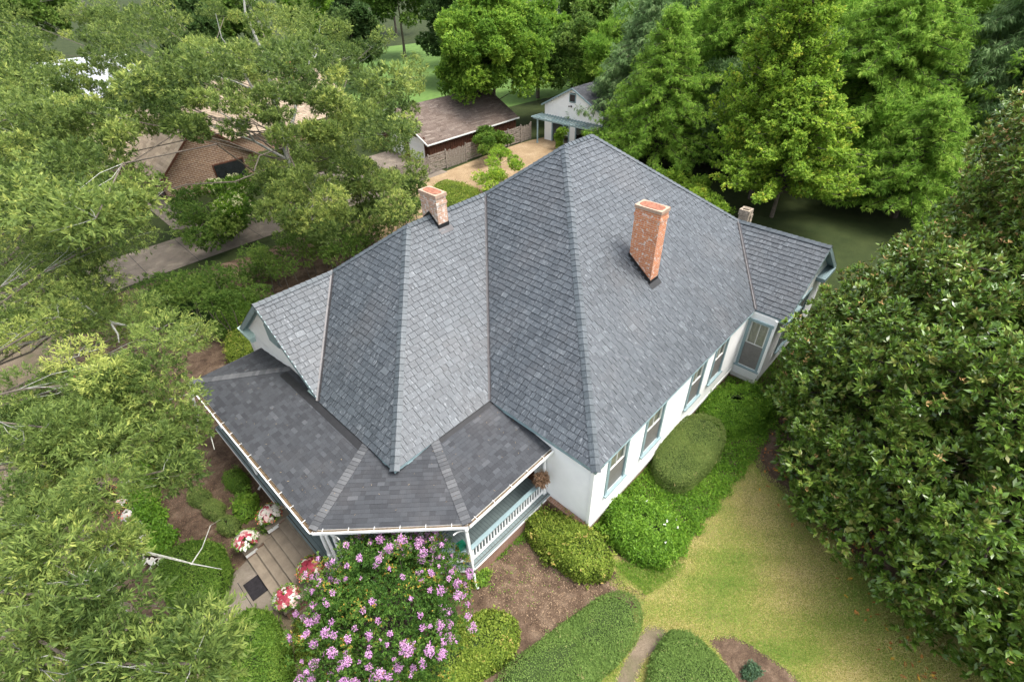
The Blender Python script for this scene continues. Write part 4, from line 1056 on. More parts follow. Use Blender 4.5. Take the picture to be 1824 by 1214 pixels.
# white pickup parked in the left bay
tk=empty('parked_pickup',(38.2,30.45,0),'white pickup parked inside the left bay of the white garage, tailgate outward','pickup')
m=MB(); m.box((38.4,30.45,.78),(3.6,1.75,.5)); m.box((37.55,29.62,1.1),(1.9,.08,.3)); m.box((37.55,31.28,1.1),(1.9,.08,.3)); m.box((39.4,30.45,1.35),(1.5,1.6,.7)); m.build('body',M_white,tk)
m=MB(); m.box((36.62,30.45,1.0),(.08,1.6,.5)); 
for k in range(5): m.box((36.57,30.1+.16*k,1.0),(.01,.09,.12),mi=1)
m.build('tailgate',[M_white,M_pot],tk)
m=MB(); m.box((36.5,30.45,.55),(.16,1.7,.16)); m.build('bumper',M_flash,tk)
for s in (-1,1):
    m=MB(); m.box((36.6,30.45+s*.78,.95),(.06,.12,.34)); m.build('tail_light',plain('red_lamp',(.45,.02,.02),.3),tk)
    for wx_ in (37.4,39.7):
        m=MB(); m.tube([(wx_,30.45+s*.72,.36),(wx_,30.45+s*.92,.36)],.36,18); w=m.build('wheel',M_rubber,tk); m=MB(); m.tube([(wx_,30.45+s*.915,.36),(wx_,30.45+s*.93,.36)],.2,12); m.build('rim',M_flash,w)
# bright young shrub in front of the pergola post
v,to=tufts(np.array([[34.0,29.0,z] for z in (.4,.9,1.4,1.8)]+[[34.1,28.6,1.9],[34,29.3,1.2]]),np.array([.35,.35,.33,.3,.35,.3]),70,9,.16,.09,flat=1)
t=empty('climbing_plant',(34.0,29.0,0),'bright lime climbing plant on the middle post of the pergola','plant'); quadobj('foliage',v,to+.15,L_bright,t)
m=MB(); m.tube([(34.1,29,0),(34.1,28.95,1),(34.05,29,2)],.02,5); m.build('stem',M_bark,t)

# brick house on the far left
bh=empty('brick_house',(10,56,0),'brown brick house with tan shingle roof and dark windows, seen through the oak','house')
m=MB(); dk=MB(); bx0,bx1,bym,by0=-1.0,26,62.5,53.5
kw=dict(e=.28,wmin=.4,wmax=1.1,h=.02,gap=.012,jit=.004,lap=.05,wob=1,tonef=lambda r:min(1,max(0,r.gauss(.5,.2))))
cover(m,dk,[(bx0,by0,1.9),(bx1,by0,1.9),(bx1,bym,6.0),(bx0,bym,6.0)],seed=100,**kw)
cover(m,dk,[(bx1,bym+9,1.9),(bx0,bym+9,1.9),(bx0,bym,6.0),(bx1,bym,6.0)],seed=101,**kw)
fy=45.6; fx0,fxm,fx1=.9,5.4,9.9; fz0,fz1=1.9,5.9
cover(m,dk,[(fx0,62,fz0),(fx0,fy,fz0),(fxm,fy,fz1),(fxm,62,fz1)],seed=102,**kw)
cover(m,dk,[(fx1,fy,fz0),(fx1,62,fz0),(fxm,62,fz1),(fxm,fy,fz1)],seed=103,**kw)
rf=m.build('roof',M_tan,bh); dk.build('roof_deck',M_deck,rf)
m=MB(); fy2=fy+.35
m.poly([(fx0+.4,fy2,-.1),(fx1-.4,fy2,-.1),(fx1-.4,fy2,fz0+.3),(fxm,fy2,fz1-.1),(fx0+.4,fy2,fz0+.3)])
for x,a,b in ((fx0+.4,fy2,62),(fx1-.4,fy2,62)): m.poly([(x,a,-.1),(x,b,-.1),(x,b,fz0+.25),(x,a,fz0+.25)])
m.poly([(bx0+.4,by0+.4,-.1),(bx1-.4,by0+.4,-.1),(bx1-.4,by0+.4,2.1),(bx0+.4,by0+.4,2.1)])
for x in (bx0+.4,bx1-.4): m.poly([(x,by0+.4,-.1),(x,bym+8.6,-.1),(x,bym+8.6,2.1),(x,bym,5.9),(x,by0+.4,2.1)])
m.build('wall',M_brickhouse,bh)
for (x,z,w_,h_) in ((6.9,1.15,2.6,1.9),):
    m=MB(); m.box((x,fy2-.02,z),(w_+.2,.08,h_+.2)); w=m.build('window',M_brownw,bh); m=MB(); m.box((x,fy2-.07,z),(w_,.03,h_)); m.build('glass',M_darkgl,w)
for y in (47.4,49.6,51.9):
    m=MB(); m.box((fx0+.38,y,1.0),(.08,1.3,1.5)); w=m.build('window',M_brownw,bh); m=MB(); m.box((fx0+.33,y,1.0),(.03,1.1,1.3)); m.build('glass',M_darkgl,w)
m=MB(); m.box((21.6,60.5,6.2),(1.1,.9,2.2)); o=m.build('chimney',M_brick,bh); m=MB(); m.box((21.6,60.5,7.34),(1.2,1.0,.1)); m.build('chimney_cap',M_capmort,o)
m=MB(); m.bar((fx0-.02,fy,fz0-.04),(fx0-.02,62,fz0-.04),.06,.14); m.bar((fx0,fy-.02,fz0-.05),(fxm,fy-.02,fz1-.05),.05,.16); m.bar((fx1,fy-.02,fz0-.05),(fxm,fy-.02,fz1-.05),.05,.16); m.build('eave_board',M_brownw,rf)
# pale-roofed house far left and a grey-gabled one beyond the garages
def farhouse(x0,x1,y0,y1,ez,rz_,roofmat,wallmat,label,axis='x'):
    t=empty('distant_house',((x0+x1)/2,(y0+y1)/2,0),label,'house')
    m=MB(); dk=MB(); yc=(y0+y1)/2
    for f,sd in (([(x0,y0,ez),(x1,y0,ez),(x1,yc,rz_),(x0,yc,rz_)],1),([(x1,y1,ez),(x0,y1,ez),(x0,yc,rz_),(x1,yc,rz_)],2)): cover(m,dk,f,.5,.6,1.6,.03,.02,.01,.05,1,seed=sd)
    rf=m.build('roof',roofmat,t); dk.build('roof_deck',M_deck,rf)
    m=MB()
    for q in (y0+.5,y1-.5): m.poly([(x0+.4,q,0),(x1-.4,q,0),(x1-.4,q,ez),(x0+.4,q,ez)])
    for q in (x0+.4,x1-.4): m.poly([(q,y0+.5,0),(q,y1-.5,0),(q,y1-.5,ez),(q,yc,rz_-.1),(q,y0+.5,ez)])
    m.build('wall',wallmat,t)
    for k in range(3):
        xx=x0+(x1-x0)*(k+.5)/3; m=MB(); m.box((xx,y0+.47,1.6),(1.2,.08,1.5)); w=m.build('window',M_whiteold,t); m=MB(); m.box((xx,y0+.42,1.6),(1.0,.03,1.3)); m.build('glass',M_darkgl,w)
M_palero=shingle_mat('pale_metal_roof',[(0,(.36,.38,.40)),(1,(.50,.52,.54))],(.5,.5,.5),.6,.4,.2,8)
farhouse(1,12,80,94,3.2,7.0,M_palero,M_white,'pale roofed house glimpsed through branches at the upper left')
farhouse(70,84,54,64,5.5,9.0,M_asph,M_whiteold,'grey roofed house glimpsed above the bright green tree')

# fence: six framed panels, alternately horizontal and vertical boards
fc=empty('wooden_fence',(25,33.8,0),'weathered grey wooden fence of alternating horizontal and upright board panels','fence')
def fpanel(xa,xb,horiz,y=33.9,h=1.65):
    m=MB(); rn=random.Random(int(xa*10))
    if horiz:
        n=8
        for k in range(n):
            z=.12+h/n*k; off=.05*(1 if k%2 else -1); 
            for q in range(3):
                a=xa+(xb-xa)*q/3; b=xa+(xb-xa)*(q+1)/3; s=(.05 if (q+k)%2 else -.05)
                m.bar((a,y+s*.6,z+.08+rn.uniform(-.02,.02)),(b,y-s*.6,z+.08+rn.uniform(-.02,.02)),.02,.17)
    else:
        x=xa+.05
        while x<xb-.03:
            hh=h*rn.uniform(.92,1.03); m.box((x,y-.03,hh/2+.04),(.075,.02,hh),rot=Matrix.Rotation(rn.uniform(-.03,.03),3,'Y')); x+=.098
        for z in (.4,1.35): m.bar((xa,y+.01,z),(xb,y+.01,z),.04,.09)
    m.build('board_panel',M_fencew,fc)
xs=[14.5,16.9,20.45,22.6,25.2,28.2,31.3,33.3,34.9]; hz=[0,0,1,0,1,1,1,0]
for i in range(8): fpanel(xs[i]+.06,xs[i+1]-.06,hz[i])
for x in xs:
    m=MB(); m.box((x,33.88,.93),(.11,.11,1.86)); m.build('post',M_fencew,fc)

# ------------------------------------------------------------------ garden shrubs
shrub('clipped_bush','large rounded clipped green bush at the bottom edge beside the walkway','bush',[(372,1160),(385,1108),(440,1076),(488,1088),(514,1150),(522,1214),(505,1262),(430,1285),(375,1240)],1.15,L_box,.05,.026,1700,p=3)
shrub('clipped_bush','rounded dark green bush left of the walkway behind the fallen white branch','bush',[(285,985),(330,958),(392,960),(412,1010),(395,1060),(350,1092),(300,1080),(270,1030)],.9,L_box,.05,.026,1500,p=3)
shrub('clipped_hedge','bushy yellow-green hedge tucked against the right side of the lilac flowering shrub','hedge',[(690,1214),(760,1150),(810,1100),(870,1078),(915,1088),(930,1125),(915,1165),(870,1195),(810,1240),(700,1290)],.8,L_boxy,.06,.035,1300,p=3.2)
shrub('clipped_mound','long flat-clipped grey-green mound below the mulch bed','mound',[(850,1235),(905,1180),(960,1142),(1030,1090),(1085,1050),(1125,1048),(1147,1080),(1143,1130),(1100,1180),(1030,1240),(900,1290)],.5,L_turf,.045,.018,2600,p=5,rough=.02,tonev=.1)
shrub('clipped_mound','flat-clipped grey-green mound at the bottom right of the bare path','mound',[(1150,1225),(1162,1160),(1192,1118),(1235,1124),(1270,1158),(1320,1214),(1330,1265),(1160,1280)],.5,L_turf,.045,.018,2600,p=5,rough=.02,tonev=.1)
shrub('clipped_hedge','oval flat-topped clipped hedge in the ivy bed under the side windows','hedge',[(1160,822),(1178,782),(1212,748),(1250,738),(1286,752),(1294,785),(1270,828),(1232,866),(1195,868),(1168,850)],.95,L_sage,.035,.018,3000,p=7,rough=.015)
shrub('clipped_hedge','bushy loose-leaved hedge in front of the white corner wall','hedge',[(930,925),(962,903),(1015,920),(1070,955),(1098,998),(1082,1024),(1030,1028),(985,992),(948,962)],1.0,L_boxy,.07,.038,1100,p=3.5,rough=.05)
def whites(root,surf,Rf,c):
    n=7; t=rng.uniform(-2.5,0.5,n); ph=rng.uniform(.4,1.3,n); P=surf(t,ph,1.03); P=np.repeat(P,5,0); d=unit(5*n); d[:,2]=abs(d[:,2])
    quadobj('flower',leafmesh(P,d,.06,.04),rng.random(5*n),L_white,root)
shrub('gardenia_bush','bright green bush dotted with small white flowers at the end of the ivy bed','bush',[(1068,915),(1085,885),(1130,880),(1175,888),(1220,925),(1222,965),(1185,1002),(1130,985),(1080,955)],1.1,L_gard,.075,.035,1300,p=2.6,rough=.12,extra=whites,stand=.1,fuzz=.8)
shrub('azalea_bush','loose twiggy green bush at the foot of the angled bay window','bush',[(1240,720),(1262,692),(1300,676),(1360,688),(1385,715),(1360,760),(1310,775),(1262,755)],.9,L_ivy,.065,.03,1300,p=2.4,rough=.16,stand=.14,fuzz=.9)
shrub('rose_bush','small blue-green rose bush in the bare bed at the bottom','bush',[(1322,1185),(1340,1172),(1358,1180),(1362,1200),(1340,1212),(1322,1205)],.35,L_rose,.05,.03,1500,p=2,stand=.1,fuzz=1)
shrub('fern_clump','light green ferny clump at the foot of the porch corner downspout','plant',[(838,1010),(858,1000),(872,1015),(868,1035),(848,1045),(834,1030)],.35,L_bright,.12,.03,700,p=2,stand=.1,fuzz=1)
for lab,o,h in (('small round shrub nearest the porch gutter in a row of three',[(330,872),(352,862),(378,872),(376,895),(350,902),(332,892)],.5),('small round shrub in the middle of a row of three in the mulch',[(358,890),(382,882),(402,892),(400,915),(378,925),(358,912)],.5),('small round shrub nearest the steps in a row of three in the mulch',[(385,922),(408,914),(426,924),(424,945),(402,952),(386,942)],.45)):
    shrub('round_shrub',lab,'shrub',o,h,L_sage,.035,.016,2400,p=2.3,group='round shrubs in the front bed',rough=.05)
shrub('round_shrub','low reddish-green shrub close under the porch gutter','shrub',[(395,840),(425,830),(450,850),(445,875),(412,880),(396,862)],.45,L_box,.045,.02,1500,p=2.2,rough=.1)
shrub('leafy_plant','bright yellow-green leafy plant beside the upper planter','plant',[(418,885),(440,870),(462,880),(455,912),(430,925),(415,905)],.5,L_bright,.09,.05,700,p=2.2,rough=.1,fuzz=.9)
shrub('low_bush','yellow-green and rust low bush left of the lilac flowering shrub','bush',[(520,1110),(545,1095),(575,1110),(580,1150),(560,1190),(530,1175)],.5,L_boxy,.055,.03,1200,p=2.2,rough=.12,fuzz=.9)
# caladium row along the left bed
for i,(lab,q) in enumerate((('furthest white and pink caladium at the top of the bed edge',(237,832)),('white and pink caladium second from the top of the bed edge',(222,860)),('white caladium third from the top of the bed edge',(218,887)),('pale caladium beside the small orange flowers',(226,912)),('large white caladium with pink heart halfway down the bed edge',(241,934)),('pink centred caladium above the fallen white branch',(248,960)),('small pink caladium where the fallen branch starts',(262,990)),('small pink and white caladium nearest the round bush',(278,1000)))):
    c=at(q[0],q[1],.25); t=empty('caladium_plant',(c[0],c[1],0),lab,'plant','caladiums edging the front bed')
    caladium(t,(c[0],c[1],.02),.24,.32,16 if i<6 else 9,.22,.22)
for i,(lab,q) in enumerate((('pink flowers glimpsed through the oak leaves by the lawn edge',(270,805)),('pink and white flowers under the oak on the far left',(115,665)))):
    c=at(q[0],q[1],.25); t=empty('caladium_plant',(c[0],c[1],0),lab,'plant'); caladium(t,(c[0],c[1],.02),.3,.32,16,.5,.22)
def groundcover(name,label,outline,n,mat,L,W,z0=.02,z1=.18,kind='stuff',cat='ground cover',holes=()):
    xs=[p[0] for p in outline]; ys=[p[1] for p in outline]; q=np.stack([rng.uniform(min(xs),max(xs),n*3),rng.uniform(min(ys),max(ys),n*3)],1)
    ok=np.array([inside(p,outline) and not any(inside(p,h_) for h_ in holes) for p in q]); q=q[ok][:n]
    P=np.array([at(a,b,0) for a,b in q]); P[:,:2]+=rng.normal(0,.05,(len(P),2))+(.09*np.stack([np.sin(P[:,1]*5+np.sin(P[:,0]*3)*2),np.sin(P[:,0]*5.5)],1) if z1>.1 else 0); P[:,2]=rng.uniform(z0,z1,len(P))+(.05*np.sin(P[:,0]*3)*np.sin(P[:,1]*3.3) if z1>.1 else .004)
    d=unit(len(P)); d[:,2]=abs(d[:,2])*.6+.1; d/=np.linalg.norm(d,axis=1)[:,None]
    to=.5+.15*np.sin(P[:,0]*2.1)*np.cos(P[:,1]*1.7)+rng.normal(0,.18,len(P))
    if name=='lawn_blades': to=.50+.26*np.sin(P[:,0]*.9+1.3*np.sin(P[:,1]*.8))*np.cos(P[:,1]*.7+np.sin(P[:,0]*.5))+.10*np.sin(P[:,0]*1.3+np.sin(P[:,1]*1.1)*1.5)+.10*np.sin(P[:,1]*2.3+P[:,0]*.7)+.06*np.sin(P[:,0]*5+P[:,1]*4)+rng.normal(0,.2,len(P))
    o=quadobj(name,leafmesh(P,d,L*rng.uniform(.6,1.3,len(P)),W*rng.uniform(.7,1.3,len(P))),to,mat)
    return tag(o,label,cat,kind=kind)
groundcover('ivy_bed','glossy green ivy ground cover filling the bed along the white side wall',[(1040,940),(1110,870),(1185,790),(1250,722),(1290,676),(1340,668),(1400,600),(1440,640),(1410,720),(1378,762),(1330,835),(1270,912),(1203,1003),(1150,992),(1090,965)],64000,L_ivy,.075,.045)
groundcover('flower_bed_greenery','bright leafy green ground cover behind the caladium row',[(232,830),(262,800),(285,830),(285,880),(300,930),(318,960),(310,985),(275,990),(250,960),(235,920),(228,880)],9000,L_gard,.10,.07,.05,.3)
groundcover('orange_flowers','small orange and pink flowers along the bed edge',[(205,870),(222,865),(232,935),(222,940),(212,920)],160,L_orange,.05,.05,.2,.35,cat='flowers')
groundcover('bed_weeds','scattered green weeds sprouting in the mulch bed',[(905,940),(960,905),(1000,960),(1010,1040),(960,1080),(880,1080),(860,1010)],260,L_gard,.06,.03,.0,.08,cat='weeds')
groundcover('bed_edge_vine','green vine edging the porch brick base',[(842,1012),(900,960),(962,905),(985,925),(930,962),(880,1000),(852,1030)],5200,L_ivy,.06,.035,.01,.14)
groundcover('lawn_blades','short green and straw coloured grass blades of the front lawn',[(1085,1040),(1120,990),(1200,985),(1325,820),(1370,765),(1500,850),(1640,1080),(1760,1240),(1000,1240),(1120,1150),(1150,1080)],170000,leaf_mat('grass_blade',[(0,(.12,.23,.035)),(.35,(.24,.34,.06)),(.6,(.41,.39,.11)),(1,(.62,.50,.25))],.7,.3),.06,.014,.0,.015,cat='grass',holes=([(1262,1140),(1300,1132),(1340,1150),(1400,1190),(1450,1240),(1340,1290),(1290,1180)],[(1150,1115),(1185,1120),(1190,1140),(1150,1175),(1120,1240),(1085,1240),(1110,1180)],[(1386,744),(1366,776),(1348,808),(1370,848),(1424,888),(1474,938),(1534,1002),(1572,1040),(1630,1010),(1590,800),(1440,730)]))
groundcover('grass_tufts','longer green grass blades at the bush and mound edges',[(1085,1000),(1180,1005),(1215,1000),(1220,1012),(1150,1060),(1140,1050)],5000,L_bright,.10,.012,.0,.02,cat='grass')
groundcover('mulch_chips','pale wood chips scattered over the mulch bed',[(850,1000),(930,930),(990,960),(1090,1030),(1110,1060),(960,1140),(930,1100),(850,1060)],2600,leaf_mat('wood_chip',[(0,(.16,.10,.06)),(1,(.40,.29,.19))],.9,0),.07,.022,.008,.02,cat='mulch')
groundcover('magnolia_litter','brown dead leaves strewn on the bare soil at the magnolia edge',[(1384,745),(1345,808),(1370,848),(1424,888),(1474,938),(1560,1030),(1590,800)],420,L_fall,.13,.05,.01,.03,cat='leaf litter')
groundcover('front_bed_chips','brown leaf and chip litter in the front bed',[(280,870),(350,800),(420,830),(480,900),(400,1000),(330,960),(290,940)],3000,leaf_mat('brown_chip',[(0,(.10,.06,.04)),(1,(.28,.18,.12))],.9,0),.07,.02,.01,.025,cat='mulch')
# hedges and shrubs on the left side of the house
for lab,o,h,mt in (('dark azalea hedge nearest the concrete driveway',[(245,520),(300,500),(360,500),(410,520),(420,560),(370,570),(300,560),(250,550)],1.1,L_dark),
  ('dark clipped hedge block curving by the roof corner',[(385,560),(400,520),(430,508),(465,525),(470,548),(440,580),(400,595),(375,585)],1.2,L_box),
  ('yellow-green bush right beside the gable end',[(400,605),(430,580),(460,590),(470,620),(440,645),(405,640)],.9,L_boxy),
  ('yellow-tinged hedge between gravel drive and ridge chimney',[(765,330),(805,322),(850,335),(862,352),(845,372),(800,380),(765,365)],1.4,L_boxy)):
    shrub('garden_hedge',lab,'hedge',o,h,mt,.07,.035,700,p=3,rough=.1)
cn,rd=fill([(240,500),(330,470),(400,470),(470,440),(560,390),(700,360),(760,330),(740,400),(640,440),(560,470),(480,520),(420,540),(300,560)],1.0,3.0,70,.8)
t=empty('garden_thicket',(0,26,0),'long loose thicket of green shrubs between house and concrete driveway','thicket')
v,to=tufts(cn,rd,120,9,.13,.05); quadobj('foliage',v,to,L_oak2,t)
m=MB()
for c in cn: branch_mesh(m,(c[0],c[1],0),c,.04,.015,0,3,4)
m.build('branches',M_bark,t)
cn,rd=fill([(300,345),(360,330),(450,320),(470,360),(440,400),(400,440),(330,430),(300,390)],1.0,2.6,34,.9)
make_tree('garden_bush','leafy green bush below the brick gable','bush',at(380,400)[:2],2.2,.1,cn,rd,dict(nt=130,per=9,L=.16,W=.07),L_oak2,M_bark)
cn,rd=fill([(355,345),(400,320),(445,318),(460,350),(430,372),(380,372)],1.6,3.0,14,.8)
t=make_tree('hydrangea_bush','hydrangea bush with cream flower heads against the brick house','bush',at(410,372)[:2],2.4,.08,cn,rd,dict(nt=90,per=8,L=.2,W=.12),L_bright,M_bark)
P=np.concatenate([c+unit(16)*r*np.array([1,1,.8]) for c,r in zip(cn,rd)]); P=P[P[:,2]>1.4]; P=np.repeat(P,14,0)+unit(len(P)*14)*.10
quadobj('blossom',leafmesh(P,unit(len(P)),.09,.09),rng.random(len(P)),L_hyd,t)
cn,rd=fill([(845,240),(862,212),(905,210),(912,245),(895,262),(862,268)],.8,2.4,16,.6)
make_tree('fence_ivy_mass','dense dark green ivy mound climbing over the fence','shrub',(28.6,33.2),2.0,.08,cn,rd,dict(nt=170,per=8,L=.14,W=.09,hollow=False),L_box,M_bark)
cn,rd=fill([(862,300),(885,262),(905,265),(925,300),(900,330),(870,345),(820,350)],.8,2.8,20,.6)
make_tree('young_shrub','bright yellow-green open shrub between gravel drive and roof edge','shrub',at(893,322)[:2],2.6,.06,cn,rd,dict(nt=85,per=9,L=.15,W=.07),L_ginkgo,M_bark)

# crepe myrtle
c=at(690,1095,1.5); 
t=empty('crepe_myrtle',(c[0],c[1],0),'large flowering crepe myrtle covered in lilac pink blossoms by the porch','flowering shrub')
cn,rd=shell((c[0],c[1],1.7),(2.1,2.1,1.65),125,.36,.6,-.35,.35)
v,to=tufts(cn,rd,60,11,.065,.032,flat=.8,up=.8,tspread=.07); quadobj('foliage',v,to,L_myrtle,t)
m=MB()
for p in cn: branch_mesh(m,(c[0]+random.gauss(0,.1),c[1]+random.gauss(0,.1),0),p,.03,.008,.04,4,4)
for k in range(45):
    d=unit(1)[0]; d[2]=abs(d[2]); p=np.array([c[0],c[1],1.35])+d*np.array([1.7,1.7,1.35])
m.build('stem',M_bark,t)
# upright shoots with leaves and panicles
fl_=[];sh=[]
for k in range(300):
    d=unit(1)[0]; d[2]=abs(d[2])*.9-.05; d/=np.linalg.norm(d); p=np.array([c[0],c[1],1.7])+d*np.array([2.15,2.15,1.8])*random.choice((.88,.95,1,1.05,1.12,1.22))
    if p[2]<.5: continue
    sh.append(p)
    if math.sin(p[0]*2.3+1)+math.sin(p[1]*2.9)+random.gauss(0,.8)<-1.5: continue
    fl_.append((p+np.array([0,0,.12]),random.choice((.04,.06,.08,.10,.135))))
sh=np.array(sh); v,to=tufts(sh-np.array([0,0,.08]),np.full(len(sh),.13),14,10,.06,.03,flat=1.2,up=1); quadobj('shoot_leaves',v,to+.08,L_myrtle,t)
P=[];
for p,r in fl_:
    n=int(60*(r/.08)**2); P.append(p+unit(n)*r*np.array([1,1,1.3])*rng.random((n,1))**.4)
P=np.concatenate(P); quadobj('blossom',leafmesh(P,unit(len(P)),.035*rng.uniform(.7,1.3,len(P)),.032),rng.random(len(P)),L_pink,t)

# fallen magnolia leaves, each its own small thing
lm_=MB()
for s in (-1,1): lm_.poly([(-.09,0,0),(-.03,s*.035,.012),(.04,s*.03,.015),(.09,0,.0)],.5)
variants=[]
for k in range(4):
    me=lm_.mesh('fallen_leaf'); me.materials.append(L_fall); me.attributes['tone'].data.foreach_set('value',np.array([.1+.28*k]*2,'f')); variants.append(me)
outl=[(1300,850),(1345,770),(1420,800),(1500,900),(1580,1010),(1680,1150),(1700,1214),(1600,1214),(1520,1090),(1430,960),(1350,880)]
k=0; rn=random.Random(12)
while k<85:
    q=(rn.uniform(1240,1700),rn.uniform(780,1214))
    if not inside(q,outl): continue
    p=at(q[0],q[1],.02); o=bpy.data.objects.new('fallen_leaf',variants[rn.randrange(4)]); C.objects.link(o); o.location=(p[0],p[1],.025); o.rotation_euler=(rn.uniform(-.5,.5),rn.uniform(-.5,.5),rn.uniform(0,6.28)); s=rn.uniform(.7,1.25); o.scale=(s,s,s)
    tag(o,'curled orange brown magnolia leaf lying on the lawn near the dark tree','leaf','fallen magnolia leaves on the lawn'); k+=1

# ------------------------------------------------------------------ trees
# magnolia
cs=[];rs=[]
for mc,mr,n1,n2 in (((13.0,-12.1,3.2),(10.2,10.3,7.2),900,420),((19.2,-11.3,9.0),(7.5,7.0,7.4),420,200),((19.0,-9.5,7.0),(5.2,4.5,5.2),200,60)):
    mc=np.array(mc); mr=np.array(mr); tc=CAM-mc; tc/=np.linalg.norm(tc)
    for q,n_,lo_,cut in ((1.0,n1,.86,-.45),(.86,n2,.85,-.3),(.68,n2,.8,-.3)):
        c1_,r1_=shell(mc,mr*q,n_,.74,lo_,-.62,.35); k_=((c1_-mc)/mr)@tc>cut; cs.append(c1_[k_]); rs.append(r1_[k_])
cn=np.concatenate(cs); rd=np.concatenate(rs)
mg=make_tree('magnolia_tree','huge dark glossy magnolia filling the right side of the garden','tree',(13.4,-11.6),11,.45,cn,rd,dict(nt=28,per=11,L=.23,W=.09,flat=.8,up=.55,tspread=.03,tone0=rng.normal(-.03,.13,len(cn))+np.clip((cn[:,0]-12)*.02,0,.2),fillin=.4),L_mag,M_mulchbark,twigs=0,lowfork=.08,limbstep=6)
P=np.repeat(cn,6,0)+unit(6*len(cn))*np.array([1,1,.8])*np.repeat(rd,6)[:,None]; P=P[P[:,2]>2]; w=rng.random(len(P))<np.clip((P[:,0]-8)/10+.1,.08,1); P=np.repeat(P[w],5,0); P+=unit(len(P))*.05
d=unit(len(P)); d[:,2]=abs(d[:,2]); quadobj('bud',leafmesh(P,d,.13,.05),rng.random(len(P)),L_magb,mg)

# front willow oak: a big crown reaching over the yard from the left
near=[]
for poly,z0,z1,n,sr in (
 ([(0,380),(120,370),(200,440),(180,520),(130,560),(60,560),(0,560)],7,9,34,.85),
 ([(0,560),(130,540),(220,530),(320,545),(362,572),(345,612),(285,645),(312,700),(348,750),(330,800),(150,790),(0,800)],7.2,9.2,84,.62),
 ([(280,770),(340,790),(350,840),(320,855),(280,840)],7.2,8.4,8,.45),
 ([(0,800),(150,790),(230,800),(190,880),(120,930),(0,950)],7.5,9.4,24,.55),
 ([(0,950),(60,950),(150,1000),(160,1040),(240,1080),(320,1090),(385,1140),(380,1214),(300,1214),(100,1240),(0,1240)],7.5,9.2,42,.5),
 ([(0,60),(40,60),(120,180),(240,330),(290,400),(230,440),(60,400),(0,380)],7,10,62,1.3),
 ([(0,430),(110,420),(185,450),(180,560),(60,560),(0,540)],6.5,9,22,.85),
 ([(0,0),(60,20),(60,200),(0,300)],9,12,16,1.3),
 ([(160,970),(200,960),(235,1000),(220,1020),(170,1010)],7.6,8.6,4,.4)):
    near.append(fill(poly,z0,z1,int(n*.8),sr))
cn=np.concatenate([q[0] for q in near]); rd=np.concatenate([q[1] for q in near])
L3=lambda L,z: [tuple(at(x,y,z+dz)) for x,y,dz in L]
limbs=[(L3([(120,915,-.2),(150,950,0),(178,968,0.1),(205,990,.1),(230,1010,0)],8.0),.085),
 (L3([(262,984,0),(310,995,0),(345,1004,0),(395,1013,0)],7.6),.03),
 (L3([(340,1005,0),(360,975,.1),(375,935,.2),(392,925,.3)],7.6),.013),
 (L3([(189,1005,0),(195,1045,.1),(202,1070,.1),(215,1080,0),(238,1098,0)],7.8),.05),
 (L3([(193,1060,0),(190,1085,0)],7.8),.03),(L3([(190,1006,0),(235,1000,0)],7.8),.03),
 (L3([(125,525,0),(160,555,0),(200,575,0),(228,580,0)],8.2),.11),(L3([(155,550,0),(150,575,0),(160,590,-.2)],8.2),.05),(L3([(195,572,0),(210,595,0),(212,610,0)],8.2),.04),
 (L3([(340,700,0),(352,735,0),(350,770,.2)],7.5),.05),(L3([(350,750,0),(375,775,0),(382,800,0)],7.5),.03),
 (L3([(65,965,0),(63,1010,0),(70,1060,0)],8),.03)]
for k in (0,1,3,6,9,11):
    q=Vector(limbs[k][0][0]); r_0=limbs[k][1]; tk=Vector((-18.5,15,6.6)); md=tk.lerp(q,.55); md.z=min(7.0,q.z-.7)
    limbs.append(([tk,tk.lerp(md,.5)+Vector((0,0,-.1)),md,q.lerp(md,.35)+Vector((0,0,-.1)),q],r_0*2.2))
make_tree('willow_oak_tree','willow oak in the left foreground reaching pale lichened limbs over the yard','tree',(-18.5,15),11,.42,cn,rd,dict(nt=130,per=10,L=.125,W=.027,flat=.6,up=.3,tspread=.07,tone0=rng.normal(0,.17,len(cn))),L_oak,M_bark,lowfork=.45,barelimbs=limbs,twigs=5,limbstep=4,paletwig=True)

# mid oak with white upright limbs over the brick house
base2=(6.3,31.0)
mid=[]
for poly,z0,z1,n,sr in (
 ([(200,120),(300,40),(400,0),(560,0),(640,30),(700,60),(740,120),(700,150),(560,130),(400,140),(240,170)],8,14,85,.95),
 ([(180,150),(400,120),(600,130),(590,250),(470,250),(300,240),(200,260)],7,12,50,.62),
 ([(580,120),(740,120),(752,190),(720,240),(640,260),(560,250)],6,11,42,.9),
 ([(460,260),(560,250),(620,260),(700,250),(755,300),(730,370),(640,410),(560,420),(480,400),(450,330)],3.5,7.5,80,.85),
 ([(60,0),(400,0),(300,60),(220,90),(150,60)],9,14,50,1.1),
 ([(0,180),(60,200),(180,230),(250,330),(230,420),(120,390),(0,380)],7,12,70,1.1),
 ([(0,0),(60,0),(70,60),(60,190),(0,200)],8,13,40,1.2),
 ([(60,60),(240,60),(250,200),(180,240),(80,200)],8,12,52,.7),
 ([(240,120),(600,90),(600,200),(420,160),(250,200)],9,12,34,.65),
 ([(180,130),(420,120),(430,230),(330,230),(210,250)],8,12,26,.6)):
    mid.append(fill(poly,z0,z1,n,sr))
cn=np.concatenate([q[0] for q in mid]); rd=np.concatenate([q[1] for q in mid])
bx,by=base2
